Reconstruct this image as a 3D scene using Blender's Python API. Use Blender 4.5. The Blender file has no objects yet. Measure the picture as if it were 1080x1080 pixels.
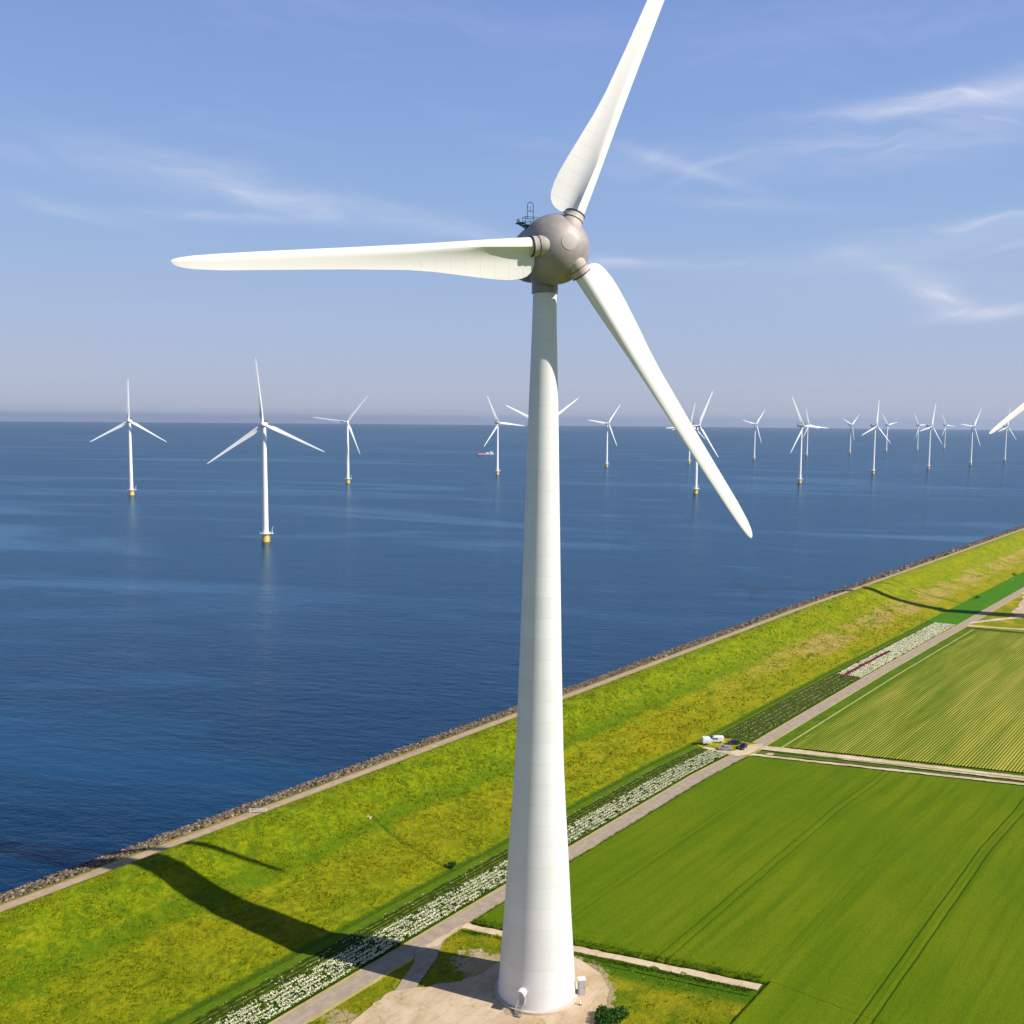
import bpy, bmesh, math, random
from math import sin, cos, pi, radians, sqrt, exp
from mathutils import Vector, Matrix, noise
random.seed(11)
S = bpy.context.scene
COL = S.collection

# ------------------------------------------------------------------ camera
FPX, CAMH, HZ, ROLL = 1034.5, 106.45, 443.0, 0.5
pt = math.atan((540 - HZ) / FPX); rr = radians(ROLL)
F = Vector((0, cos(pt), -sin(pt))); U0 = Vector((0, sin(pt), cos(pt))); R0 = Vector((1, 0, 0))
RV = R0 * cos(rr) + U0 * sin(rr); UV_ = U0 * cos(rr) - R0 * sin(rr)
cd = bpy.data.cameras.new('camera'); cam = bpy.data.objects.new('camera', cd); COL.objects.link(cam)
m = Matrix((RV, UV_, -F)).transposed().to_4x4(); m.translation = Vector((0, 0, CAMH)); cam.matrix_world = m
cd.sensor_width = 36; cd.sensor_fit = 'HORIZONTAL'; cd.lens = FPX / 1080 * 36
cd.clip_start = 1; cd.clip_end = 200000
S.camera = cam

# ------------------------------------------------------------------ light
SUN_AZ = 20.4      # degrees the sun stands on the camera's side of the +x direction
SUN_EL = 39.0
sdir = Vector((cos(radians(SUN_AZ)) * cos(radians(SUN_EL)), -sin(radians(SUN_AZ)) * cos(radians(SUN_EL)), sin(radians(SUN_EL))))
sl = bpy.data.lights.new('sun', 'SUN'); sl.energy = 5.0; sl.angle = radians(0.5); sl.color = (1.0, 0.94, 0.86)
so = bpy.data.objects.new('sun', sl); COL.objects.link(so); so.rotation_euler = sdir.to_track_quat('Z', 'Y').to_euler()
W = bpy.data.worlds.new('World'); S.world = W; W.use_nodes = True
S.view_settings.view_transform = 'Standard'; S.view_settings.look = 'None'
S.view_settings.gamma = 1; S.view_settings.exposure = 0.30; S.view_settings.use_curve_mapping = False

class N:
    """little node-graph writer"""
    def __init__(s, nt): s.nt = nt; s.l = nt.links
    def n(s, t, **k):
        x = s.nt.nodes.new(t)
        for a, b in k.items(): setattr(x, a, b)
        return x
    def put(s, sock, v):
        if isinstance(v, bpy.types.NodeSocket): s.l.new(v, sock)
        elif isinstance(v, (tuple, list)) and len(v) == 3 and sock.type == 'RGBA': sock.default_value = (*v, 1)
        else: sock.default_value = v
    def m(s, op, a, b=0.0, c=None, clamp=False):
        x = s.n('ShaderNodeMath', operation=op, use_clamp=clamp); s.put(x.inputs[0], a); s.put(x.inputs[1], b)
        if c is not None: s.put(x.inputs[2], c)
        return x.outputs[0]
    def mix(s, f, a, b, blend='MIX'):
        x = s.n('ShaderNodeMix', data_type='RGBA', blend_type=blend); s.put(x.inputs[0], f); s.put(x.inputs[6], a); s.put(x.inputs[7], b)
        return x.outputs[2]
    def ss(s, v, a, b, lo=0.0, hi=1.0):
        x = s.n('ShaderNodeMapRange', interpolation_type='SMOOTHSTEP'); s.put(x.inputs[0], v)
        for i, q in ((1, a), (2, b), (3, lo), (4, hi)): s.put(x.inputs[i], q)
        return x.outputs[0]
    def noise(s, vec, scale, detail=4, rough=.55, dist=0.0, col=False):
        x = s.n('ShaderNodeTexNoise'); s.put(x.inputs['Vector'], vec); s.put(x.inputs['Scale'], scale)
        x.inputs['Detail'].default_value = detail; x.inputs['Roughness'].default_value = rough; x.inputs['Distortion'].default_value = dist
        return x.outputs[1 if col else 0]
    def xyz(s, v): x = s.n('ShaderNodeSeparateXYZ'); s.put(x.inputs[0], v); return x.outputs
    def cxyz(s, a, b, c=0.0):
        x = s.n('ShaderNodeCombineXYZ'); s.put(x.inputs[0], a); s.put(x.inputs[1], b); s.put(x.inputs[2], c); return x.outputs[0]
    def ramp(s, f, stops):
        x = s.n('ShaderNodeValToRGB'); s.put(x.inputs[0], f); e = x.color_ramp.elements
        while len(e) < len(stops): e.new(.5)
        for q, (p, c) in zip(e, stops): q.position = p; q.color = (*c, 1)
        return x.outputs[0]
    def bump(s, h, dist, strength=1.0, normal=None):
        x = s.n('ShaderNodeBump'); s.put(x.inputs['Height'], h); x.inputs['Distance'].default_value = dist; s.put(x.inputs['Strength'], strength)
        if normal is not None: s.l.new(normal, x.inputs['Normal'])
        return x.outputs[0]

def mat(name, fn=None, col=(.5, .5, .5), rough=.7, metal=0.0, spec=.5):
    M = bpy.data.materials.new(name); M.use_nodes = True; nt = M.node_tree; g = N(nt); b = nt.nodes['Principled BSDF']
    b.inputs['Base Color'].default_value = (*col, 1); b.inputs['Roughness'].default_value = rough
    b.inputs['Metallic'].default_value = metal; b.inputs['Specular IOR Level'].default_value = spec
    if fn: fn(g, b)
    return M

def uvc(g):
    t = g.n('ShaderNodeTexCoord'); return t.outputs['UV']
def objc(g):
    t = g.n('ShaderNodeTexCoord'); return t.outputs['Object']

# ------------------------------------------------------------------ sky with thin cirrus
def build_world():
    nt = W.node_tree; g = N(nt); bg = nt.nodes['Background']
    sky = g.n('ShaderNodeTexSky', sky_type='NISHITA'); sky.sun_disc = False
    sky.sun_elevation = radians(SUN_EL); sky.sun_rotation = math.atan2(sdir.x, sdir.y)
    sky.altitude = 100; sky.air_density = 1.0; sky.dust_density = .6; sky.ozone_density = 1.6
    t = g.n('ShaderNodeTexCoord').outputs['Generated']
    x, y, z = g.xyz(t)
    az = g.m('ARCTAN2', x, y); el = g.m('ARCSINE', z)
    K = 10.2     # hazy summer air: the low sky is milkier than the clear-air model
    low = g.ramp(g.m('MULTIPLY', el, 1.0), [(p_, tuple(v * K / 20 for v in c_)) for p_, c_ in (
        (0, (.46, .50, .61)), (.04, (.45, .505, .66)), (.10, (.395, .50, .715)), (.19, (.31, .46, .74)), (.29, (.25, .395, .73)), (.42, (.185, .305, .67)))])
    low = g.mix(1.0, low, (20, 20, 20), 'MULTIPLY')
    zen = g.mix(1.0, sky.outputs[0], (.55, .58, .66), 'MULTIPLY')      # deeper blue overhead
    c = g.mix(g.ss(el, .40, .75, .88, 0), zen, low)
    v = g.cxyz(az, el, 0)
    # streaky wisps: noise stretched along gently tilted directions, warped
    def layer(tilt, sx, sy, off, lo, hi):
        a = g.m('ADD', g.m('MULTIPLY', az, cos(tilt)), g.m('MULTIPLY', el, sin(tilt)))
        b = g.m('SUBTRACT', g.m('MULTIPLY', el, cos(tilt)), g.m('MULTIPLY', az, sin(tilt)))
        w = g.m('MULTIPLY', g.m('SUBTRACT', g.noise(v, 5, 3), .5), .10)
        n = g.noise(g.cxyz(g.m('MULTIPLY_ADD', a, sx, off), g.m('MULTIPLY', g.m('ADD', b, w), sy), off), 1.0, 8, .62, .3)
        return g.ss(n, lo, hi)
    l1 = layer(-.13, 5, 34, 3.3, .40, .72); l2 = layer(.10, 6, 46, 9.1, .42, .75)
    blobs = [  # azimuth, elevation, half width, half height, tilt, strength, which layer
        (-.24, .214, .15, .014, -.17, .34, 0), (-.33, .216, .14, .012, -.12, .18, 0), (-.09, .192, .09, .010, -.20, .24, 0),
        (-.29, .190, .07, .006, 0, .26, 1), (-.43, .185, .06, .008, -.12, .14, 0), (-.25, .265, .06, .006, -.1, .10, 1),
        (.46, .290, .075, .013, .10, .80, 0), (.40, .284, .13, .008, .03, .42, 1), (.47, .272, .07, .014, .15, .4, 0), (.30, .250, .22, .018, .03, .24, 1),
        (.165, .243, .07, .006, -.32, .26, 0), (.24, .205, .10, .006, -.10, .24, 0), (.06, .262, .09, .006, -.1, .15, 1),
        (.395, .122, .035, .010, -.45, .75, 0), (.449, .101, .045, .0065, .06, .70, 1), (.41, .164, .11, .013, .04, .40, 1), (.36, .13, .15, .02, .0, .16, 0),
        (.105, .156, .045, .005, -.04, .42, 0), (.47, .18, .06, .009, .05, .35, 1), (.28, .150, .16, .010, 0, .16, 1),
        (-.1, .37, .5, .03, -.05, .06, 0), (.35, .36, .3, .03, .08, .05, 1)]
    tot = None
    for (a0, e0, hw, hh, ti, st, k) in blobs:
        da = g.m('SUBTRACT', az, a0); de = g.m('SUBTRACT', el, e0)
        u = g.m('DIVIDE', g.m('ADD', g.m('MULTIPLY', da, cos(ti)), g.m('MULTIPLY', de, sin(ti))), hw)
        w = g.m('DIVIDE', g.m('SUBTRACT', g.m('MULTIPLY', de, cos(ti)), g.m('MULTIPLY', da, sin(ti))), hh)
        d = g.m('ADD', g.m('MULTIPLY', u, u), g.m('MULTIPLY', w, w))
        e = g.m('MULTIPLY', g.m('EXPONENT', g.m('MULTIPLY', d, -1.0)), st)
        e = g.m('MULTIPLY', e, g.m('MULTIPLY_ADD', l2 if k else l1, .85, .30))
        tot = e if tot is None else g.m('ADD', tot, e)
    # faint overall veil elsewhere in the sky
    veil = g.m('MULTIPLY', g.m('MULTIPLY', l1, l2), g.ss(el, .05, .2, 0, .05))
    tot = g.m('ADD', tot, veil, clamp=True)
    c = g.mix(tot, c, (8.6, 8.4, 9.3))
    bg.inputs['Strength'].default_value = .085
    g.l.new(c, bg.inputs['Color'])
build_world()

# ------------------------------------------------------------------ geometry helpers
class MB:
    def __init__(s): s.v = []; s.f = []; s.uv = {}
    def add(s, vs, fs):
        o = len(s.v); s.v += [tuple(p) for p in vs]; s.f += [tuple(i + o for i in q) for q in fs]; return o
    def box(s, c, d, rz=0.0, M=None):
        hx, hy, hz = d[0] / 2, d[1] / 2, d[2] / 2; vs = []
        for x, y, z in ((-1, -1, -1), (1, -1, -1), (1, 1, -1), (-1, 1, -1), (-1, -1, 1), (1, -1, 1), (1, 1, 1), (-1, 1, 1)):
            X, Y = x * hx, y * hy; p = Vector((X * cos(rz) - Y * sin(rz) + c[0], X * sin(rz) + Y * cos(rz) + c[1], z * hz + c[2]))
            vs.append(M @ p if M else p)
        s.add(vs, [(0, 3, 2, 1), (4, 5, 6, 7), (0, 1, 5, 4), (1, 2, 6, 5), (2, 3, 7, 6), (3, 0, 4, 7)])
    def lathe(s, prof, n=32, M=None, cap=True):
        o = len(s.v)
        for r, z in prof:
            for k in range(n):
                a = 2 * pi * k / n; p = Vector((r * cos(a), r * sin(a), z)); s.v.append(tuple(M @ p if M else p))
        for i in range(len(prof) - 1):
            for k in range(n):
                k2 = (k + 1) % n; s.f.append((o + i * n + k, o + i * n + k2, o + (i + 1) * n + k2, o + (i + 1) * n + k))
        if cap:
            s.f.append(tuple(o + k for k in reversed(range(n)))); s.f.append(tuple(o + (len(prof) - 1) * n + k for k in range(n)))
    def tube(s, pts, r, n=6):
        for a, b in zip(pts, pts[1:]):
            a = Vector(a); b = Vector(b); d = b - a
            M = Matrix.Translation(a) @ d.to_track_quat('Z', 'Y').to_matrix().to_4x4()
            s.lathe([(r, 0), (r, d.length)], n, M)
    def build(s, name, material, parent=None, smooth=False, uvs=None):
        me = bpy.data.meshes.new(name); me.from_pydata(s.v, [], s.f); me.materials.append(material)
        if smooth:
            me.polygons.foreach_set('use_smooth', [True] * len(me.polygons))
            if smooth == 'auto': me.set_sharp_from_angle(angle=radians(38))
        if uvs is not None:
            l = me.uv_layers.new(name='UVMap'); idx = [0] * len(me.loops); me.loops.foreach_get('vertex_index', idx)
            flat = []
            for i in idx: flat += uvs[i]
            l.data.foreach_set('uv', flat)
        me.update(); o = bpy.data.objects.new(name, me); COL.objects.link(o)
        if parent: o.parent = parent
        return o
def thing(name, label, cat, loc=(0, 0, 0), rz=0.0, group=None):
    o = bpy.data.objects.new(name, None); COL.objects.link(o); o.location = loc; o.rotation_euler = (0, 0, rz)
    o.empty_display_size = 1; o['label'] = label; o['category'] = cat
    if group: o['group'] = group
    return o
def tag(o, label=None, cat=None, group=None, kind=None):
    if label: o['label'] = label
    if cat: o['category'] = cat
    if group: o['group'] = group
    if kind: o['kind'] = kind
    return o

# dike coordinates: al runs along the dike, ac across it towards the water; origin under the big turbine
TX, TY = 5.41, 174.6
TH = radians(52); AL = Vector((cos(TH), sin(TH))); AC = Vector((-sin(TH), cos(TH)))
def lerp_tab(t, x):
    if x <= t[0][0]: return t[0][1]
    for (a, b), (c, d) in zip(t, t[1:]):
        if x <= c: return b + (d - b) * (x - a) / (c - a)
    return t[-1][1]
CI = [(0, 0), (120, 0), (150, -1.5), (280, -2.2), (410, -4.6), (566, -7), (940, -13), (2000, -34)]
CO = [(0, 0), (250, -.4), (350, -.2), (450, -2.0), (640, -5.6), (940, -10.5), (2000, -31)]
def off(al, ac):
    k = min(1, max(0, (ac - 45) / 35)); return (1 - k) * lerp_tab(CI, al) + k * lerp_tab(CO, al)
def w2(al, ac):
    c = ac + off(al, ac); return (TX + al * AL.x + c * AC.x, TY + al * AL.y + c * AC.y)
def P(al, ac, z=0.0):
    x, y = w2(al, ac); return (x, y, z)
def nz(x, y, s, k=0.0): return noise.noise(Vector((x * s, y * s, k)))

def grid(name, als, acs, zf, material, smooth=True, kind='structure', skew=None):
    b = MB(); uv = []; na = len(als); nc = len(acs)
    for a in als:
        for c in acs:
            aa = a if skew is None else skew(a, c)
            b.v.append(P(aa, c, zf(aa, c))); uv.append((aa, c))
    for i in range(na - 1):
        for j in range(nc - 1):
            q = i * nc + j; b.f.append((q, q + nc, q + nc + 1, q + 1))
    o = b.build(name, material, smooth=smooth, uvs=uv)
    if kind: o['kind'] = kind
    return o
def frange(a, b, st):
    n = max(1, int(math.ceil((b - a) / st))); return [a + (b - a) * i / n for i in range(n + 1)]
def poly(name, pts, z, material, kind='structure', thick=0.0, jitter=0.0, step=2.0):
    """flat sheet with an outline given in dike coordinates; its edge is broken up a little"""
    o2 = []
    for p, q in zip(pts, pts[1:] + pts[:1]):
        L = math.hypot(q[0] - p[0], q[1] - p[1]); n = max(1, int(L / step))
        for i in range(n):
            t = i / n; a = p[0] + (q[0] - p[0]) * t; c = p[1] + (q[1] - p[1]) * t
            a += jitter * (nz(a, c, .35, 1.7) * 2 + nz(a, c, 1.3, 2.2)); c += jitter * (nz(a, c, .35, 7.1) * 2 + nz(a, c, 1.3, 5.2)); o2.append((a, c))
    bm = bmesh.new(); vs = [bm.verts.new(P(a, c, z)) for a, c in o2]; f = bm.faces.new(vs)
    if f.normal.z < 0: f.normal_flip()
    bm.normal_update()
    if f.normal.z < 0: f.normal_flip()
    bmesh.ops.triangulate(bm, faces=bm.faces[:])
    me = bpy.data.meshes.new(name); bm.to_mesh(me); bm.free(); me.materials.append(material)
    l = me.uv_layers.new(name='UVMap')
    for lp in me.loops: l.data[lp.index].uv = o2[lp.vertex_index]
    o = bpy.data.objects.new(name, me); COL.objects.link(o)
    if kind: o['kind'] = kind
    return o

SK = .31   # the tracks cross the strips at a slant
# ------------------------------------------------------------------ ground materials
def m_dike(g, b):
    uv = uvc(g); al, ac, _ = g.xyz(uv)
    n1 = g.noise(uv, .045, 5, .6, .6); n2 = g.noise(uv, .30, 6, .68, 1.6); n3 = g.noise(uv, 1.5, 5, .7, 1.5)
    lo = g.noise(g.cxyz(g.m('MULTIPLY', al, .35), ac), .11, 5, .6, .8); stk = g.noise(g.cxyz(g.m('MULTIPLY', al, .22), ac), .30, 5, .62, 1.0)
    green = g.mix(g.ss(n2, .35, .65), (.12, .205, .002), (.28, .33, .003))
    ylw = g.mix(g.ss(n2, .32, .68), (.235, .24, .003), (.43, .365, .006))
    tan = g.mix(g.ss(n2, .3, .7), (.36, .26, .05), (.55, .40, .13))
    # mid slope goes yellow, more so further along the dike; a bleached band appears far off
    band = g.ss(g.m('ABSOLUTE', g.m('SUBTRACT', g.m('ADD', ac, g.m('MULTIPLY', g.m('SUBTRACT', lo, .5), 26)), 57)), 4, 15, 1, 0)
    far = g.ss(al, -60, 190, .45, 1.0)
    c = g.mix(g.m('MULTIPLY', g.m('MULTIPLY', band, far), g.ss(n1, .3, .6, .5, 1.0)), green, ylw)
    c = g.mix(g.m('MULTIPLY', g.ss(al, 150, 420), g.ss(n1, .42, .62, .15, .55)), c, ylw)
    tb = g.ss(g.m('ABSOLUTE', g.m('SUBTRACT', g.m('ADD', ac, g.m('MULTIPLY', g.m('SUBTRACT', lo, .5), 22)), 62)), 3, 9, 1, 0)
    tb = g.m('MULTIPLY', tb, g.m('MULTIPLY', g.ss(al, 170, 330), g.ss(n1, .38, .55)))
    c = g.mix(g.m('MULTIPLY', tb, .9), c, tan)
    c = g.mix(g.ss(stk, .54, .68, 0, .6), c, (.08, .175, .003)); c = g.mix(g.ss(stk, .44, .32, 0, .35), c, (.46, .43, .012))
    # greener ribbon half way up and a rich green foot
    rib = g.ss(g.m('ABSOLUTE', g.m('SUBTRACT', g.m('ADD', ac, g.m('MULTIPLY', g.m('SUBTRACT', lo, .5), 8)), 70)), 1.0, 4.0, .55, 0)
    c = g.mix(g.m('MULTIPLY', rib, g.ss(al, 330, 150)), c, (.085, .19, .003))
    c = g.mix(g.ss(g.m('ADD', ac, g.m('MULTIPLY', n2, 2.0)), 48, 46.6), c, g.mix(n2, (.055, .115, .003), (.115, .185, .004)))
    # overgrown drains across the slope
    for a0 in (27.2, 480.0):
        wv = g.m('MULTIPLY', g.m('SUBTRACT', g.noise(uv, .12, 2), .5), 2.2)
        d = g.m('ABSOLUTE', g.m('SUBTRACT', g.m('ADD', al, wv), a0))
        c = g.mix(g.m('MULTIPLY', g.m('MULTIPLY', g.ss(d, .25, 1.1 if a0 < 100 else 2.6, .7, 0), g.ss(ac, 76, 72)), g.ss(n3, .3, .55)), c, (.03, .085, .004))
    c = g.mix(g.ss(n3, .54, .74, 0, .55), c, g.mix(.6, c, (.02, .055, .002)))
    c = g.mix(g.ss(n3, .46, .25, 0, .6), c, g.mix(.5, c, (.60, .52, .02)))
    g.l.new(c, b.inputs['Base Color']); b.inputs['Roughness'].default_value = .9; b.inputs['Specular IOR Level'].default_value = .08
    h = g.m('ADD', g.m('MULTIPLY', g.noise(uv, .8, 6, .72, 2.2), 1.0), g.m('MULTIPLY', g.noise(uv, 3.5, 4, .7, .8), .30))
    g.l.new(g.bump(h, 1.0, .9), b.inputs['Normal'])
M_DIKE = mat('dike_grass', m_dike)

def grass_mat(name, c1, c2, c3, s=1.0, bumpd=.35, patch=.5):
    def fn(g, b):
        uv = uvc(g); n1 = g.noise(uv, .10 * s, 4, .6, .5); n2 = g.noise(uv, .6 * s, 5, .7, 1.0); n3 = g.noise(uv, 2.5 * s, 4, .7)
        c = g.mix(g.ss(n2, .3, .7), c1, c2); c = g.mix(g.m('MULTIPLY', g.ss(n1, .45, .65), patch), c, c3)
        c = g.mix(g.ss(n3, .5, .75, 0, .4), c, g.mix(.6, c, (.01, .03, .002)))
        g.l.new(c, b.inputs['Base Color']); b.inputs['Roughness'].default_value = .9; b.inputs['Specular IOR Level'].default_value = .08
        g.l.new(g.bump(g.m('ADD', n2, g.m('MULTIPLY', n3, .5)), bumpd, .9), b.inputs['Normal'])
    return mat(name, fn)
M_ROUGH = grass_mat('rough_grass', (.10, .17, .004), (.30, .29, .008), (.47, .36, .012), 1.0, .6, .8)
def m_yard(g, b):
    uv = uvc(g); al, ac, _ = g.xyz(uv); n1 = g.noise(uv, .12, 5, .6, .5); n2 = g.noise(uv, .7, 5, .7, 1.0); n3 = g.noise(uv, 2.5, 4, .7); n4 = g.noise(uv, .45, 6, .65, .7)
    c = g.mix(g.ss(n2, .3, .7), (.10, .155, .003), (.26, .25, .006)); c = g.mix(g.ss(n1, .42, .62, 0, .6), c, (.34, .30, .010))
    c = g.mix(g.m('MULTIPLY', g.ss(n1, .5, .3, 0, .8), g.ss(al, -4, 4)), c, (.05, .13, .004))
    c = g.mix(g.ss(n3, .5, .75, 0, .55), c, g.mix(.6, c, (.01, .03, .002)))
    for a0, c0, r0, st in ((0, 15.5, 5.5, 1.0), (-30, 20.5, 5, .7)):
        da = g.m('SUBTRACT', al, a0); dc = g.m('SUBTRACT', ac, c0); d = g.m('SQRT', g.m('ADD', g.m('MULTIPLY', da, da), g.m('MULTIPLY', dc, dc)))
        c = g.mix(g.m('MULTIPLY', g.ss(g.m('ADD', d, g.m('MULTIPLY', g.m('SUBTRACT', n4, .5), 16)), r0 - .5, r0 - 2.5), st), c, g.mix(n2, (.42, .30, .17), (.58, .44, .28)))
    tq = g.m('SUBTRACT', al, g.m('MULTIPLY_ADD', ac, -SK, 5.0 + 26 * SK)); c = g.mix(g.m('MULTIPLY', g.ss(g.m('ADD', tq, g.m('MULTIPLY', n2, 3)), -3.0, 0.5), g.ss(ac, 14, 8)), c, g.mix(n2, (.04, .11, .003), (.10, .18, .004)))
    # sand spills over the rim of the pad
    d = g.m('SQRT', g.m('ADD', g.m('MULTIPLY', al, al), g.m('MULTIPLY', ac, ac)))
    c = g.mix(g.ss(g.m('ADD', d, g.m('MULTIPLY', g.m('SUBTRACT', n4, .5), 9)), 15.5, 14.2, 0, .8), c, (.45, .34, .19))
    g.l.new(c, b.inputs['Base Color']); b.inputs['Roughness'].default_value = .95; b.inputs['Specular IOR Level'].default_value = .05
    g.l.new(g.bump(g.m('ADD', n2, g.m('MULTIPLY', n3, .5)), .6, .9), b.inputs['Normal'])
M_YARD = mat('yard_grass', m_yard)
M_GREEN = grass_mat('lush_grass', (.058, .12, .003), (.10, .175, .004), (.13, .20, .005), 1.0, .2, .5)
M_CROPG = grass_mat('bulb_leaves', (.018, .055, .006), (.05, .12, .008), (.09, .13, .01), 2.0, .2, .4)

def sand_mat(name, c1, c2, s=1.0, grass=0.0):
    def fn(g, b):
        uv = uvc(g); n1 = g.noise(uv, .12 * s, 5, .65, .8); n2 = g.noise(uv, 1.2 * s, 5, .7); st = g.noise(g.cxyz(g.m('MULTIPLY', g.xyz(uv)[0], .12), g.xyz(uv)[1]), 1.3, 4, .6, .6)
        c = g.mix(g.ss(n1, .3, .7), c1, c2); c = g.mix(g.ss(n2, .55, .8, 0, .5), c, g.mix(.5, c, (.12, .08, .04)))
        c = g.mix(g.ss(st, .5, .7, 0, .28), c, (.22, .16, .09))
        if grass: c = g.mix(g.ss(g.noise(uv, .35, 6, .7, .8), .56, .66, 0, grass), c, (.25, .25, .02))
        g.l.new(c, b.inputs['Base Color']); b.inputs['Roughness'].default_value = .95; b.inputs['Specular IOR Level'].default_value = .1
        g.l.new(g.bump(g.m('ADD', n1, g.m('MULTIPLY', n2, .3)), .15, .8), b.inputs['Normal'])
    return mat(name, fn)
M_SAND = sand_mat('packed_sand', (.46, .33, .20), (.62, .48, .33), 1.0, .5)
M_TRACK = sand_mat('sandy_track', (.50, .38, .23), (.66, .53, .36), 1.0, .15)
M_SHOULDER = sand_mat('dry_verge', (.40, .33, .10), (.52, .41, .17), 1.0, .5)

def m_road(g, b):
    uv = uvc(g); al, ac, _ = g.xyz(uv); n = g.noise(uv, .5, 5, .7); n2 = g.noise(g.cxyz(g.m('MULTIPLY', al, .06), ac), 1.1, 4, .6)
    c = g.mix(g.ss(n, .3, .7), (.30, .235, .165), (.41, .32, .23)); c = g.mix(g.ss(n2, .5, .7, 0, .45), c, (.46, .38, .29))
    j = g.m('LESS_THAN', g.m('FRACT', g.m('DIVIDE', al, 6.0)), .012); c = g.mix(g.m('MULTIPLY', j, .6), c, (.16, .13, .10))
    g.l.new(c, b.inputs['Base Color']); b.inputs['Roughness'].default_value = .85
    g.l.new(g.bump(g.noise(uv, 6, 3), .02), b.inputs['Normal'])
M_ROAD = mat('road_concrete', m_road)
def m_dpath(g, b):
    uv = uvc(g); al, ac, _ = g.xyz(uv); n = g.noise(uv, .6, 5, .7); n2 = g.noise(g.cxyz(g.m('MULTIPLY', al, .05), ac), 1.4, 4, .6)
    c = g.mix(g.ss(n, .3, .7), (.36, .255, .16), (.50, .36, .23)); c = g.mix(g.ss(n2, .48, .7, 0, .6), c, (.20, .16, .09))
    g.l.new(c, b.inputs['Base Color']); b.inputs['Roughness'].default_value = .9
M_DPATH = mat('dike_path', m_dpath)

def m_wheat(g, b):
    uv = uvc(g); al, ac, _ = g.xyz(uv)
    st = g.noise(g.cxyz(g.m('MULTIPLY', al, .05), ac), .35, 5, .6, .4); n1 = g.noise(uv, .02, 4, .6); n3 = g.noise(uv, 1.6, 5, .75, .4)
    c = g.mix(g.ss(n1, .35, .65), (.12, .19, .004), (.165, .215, .005))
    c = g.mix(g.ss(st, .35, .7), c, (.095, .165, .003))
    cm = g.noise(uv, .45, 5, .7, .5); c = g.mix(g.ss(cm, .5, .75, 0, .45), c, (.07, .135, .003))
    nf = g.noise(uv, 4.0, 3, .75); c = g.mix(g.ss(nf, .46, .68, 0, .75), c, (.035, .075, .002)); c = g.mix(g.ss(nf, .48, .28, 0, .4), c, (.22, .27, .006))
    c = g.mix(g.ss(n3, .45, .8, 0, .55), c, (.04, .10, .003))
    c = g.mix(g.ss(n3, .45, .2, 0, .45), c, (.20, .29, .006))
    for t_, d_ in ((-12.15, .5), (-14.1, .5), (-50.3, .8), (-51.5, .2), (-52.7, .8), (9.7, .3), (11.4, .25), (-31, .2), (-32.8, .2), (-88.5, .7), (-91, .7)):
        q = g.m('ABSOLUTE', g.m('SUBTRACT', g.m('ADD', ac, g.m('MULTIPLY', g.m('SUBTRACT', g.noise(uv, .06, 2), .5), .5)), t_))
        c = g.mix(g.m('MULTIPLY', g.ss(q, .10, .26, d_, 0), g.ss(n3, .2, .5, .5, 1)), c, (.015, .045, .003))     # trodden wheel marks
    g.l.new(c, b.inputs['Base Color']); b.inputs['Roughness'].default_value = .95; b.inputs['Specular IOR Level'].default_value = .03
    h = g.m('ADD', n3, g.m('MULTIPLY', g.noise(g.cxyz(g.m('MULTIPLY', al, .6), ac), 5, 3, .6), .5))
    g.l.new(g.bump(h, .22, .8), b.inputs['Normal'])
M_WHEAT = mat('young_wheat', m_wheat)

def m_potato(g, b):
    uv = uvc(g); al, ac, _ = g.xyz(uv)
    r = g.m('ABSOLUTE', g.m('SUBTRACT', g.m('FRACT', g.m('DIVIDE', ac, .9)), .5))     # 0 on the ridge, .5 in the furrow
    big = g.noise(g.cxyz(g.m('MULTIPLY', al, .10), ac), .12, 5, .65, .5); pat = g.noise(uv, .9, 5, .7)
    rowv = g.noise(g.cxyz(g.m('MULTIPLY', al, .02), g.m('MULTIPLY', g.m('FLOOR', g.m('DIVIDE', ac, .9)), 3.7)), .5, 3, .6)
    cover = g.m('ADD', g.m('MULTIPLY_ADD', g.ss(ac, 15, -45), -.16, .38), g.m('MULTIPLY', g.m('SUBTRACT', big, .5), .7))
    cover = g.m('ADD', cover, g.m('MULTIPLY', g.m('SUBTRACT', rowv, .5), .38)); cover = g.m('ADD', cover, g.m('MULTIPLY', g.m('SUBTRACT', pat, .5), .25))
    f = g.ss(g.m('SUBTRACT', cover, r), -.08, .08)
    green = g.mix(pat, (.05, .105, .003), (.12, .17, .004)); soil = g.mix(pat, (.30, .27, .03), (.42, .36, .07))
    g.l.new(g.mix(f, soil, green), b.inputs['Base Color']); b.inputs['Roughness'].default_value = .9; b.inputs['Specular IOR Level'].default_value = .08
    g.l.new(g.bump(pat, .2, .8), b.inputs['Normal'])
M_POT = mat('ridged_crop', m_potato)

def m_polder(g, b):
    uv = uvc(g); al, ac, _ = g.xyz(uv)
    br = g.n('ShaderNodeTexBrick'); g.put(br.inputs['Vector'], g.cxyz(al, ac)); br.inputs['Scale'].default_value = 1
    br.inputs['Brick Width'].default_value = 420; br.inputs['Row Height'].default_value = 160; br.inputs['Mortar Size'].default_value = 2.5
    br.inputs['Color1'].default_value = (.05, .13, .006, 1); br.inputs['Color2'].default_value = (.24, .25, .03, 1); br.inputs['Mortar'].default_value = (.12, .12, .03, 1)
    n = g.noise(uv, .5, 5, .7); c = g.mix(g.ss(n, .3, .8, 0, .5), br.outputs[0], (.06, .10, .005))
    g.l.new(c, b.inputs['Base Color']); b.inputs['Roughness'].default_value = .95; b.inputs['Specular IOR Level'].default_value = .1
    g.l.new(g.bump(n, .3, .7), b.inputs['Normal'])
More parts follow.
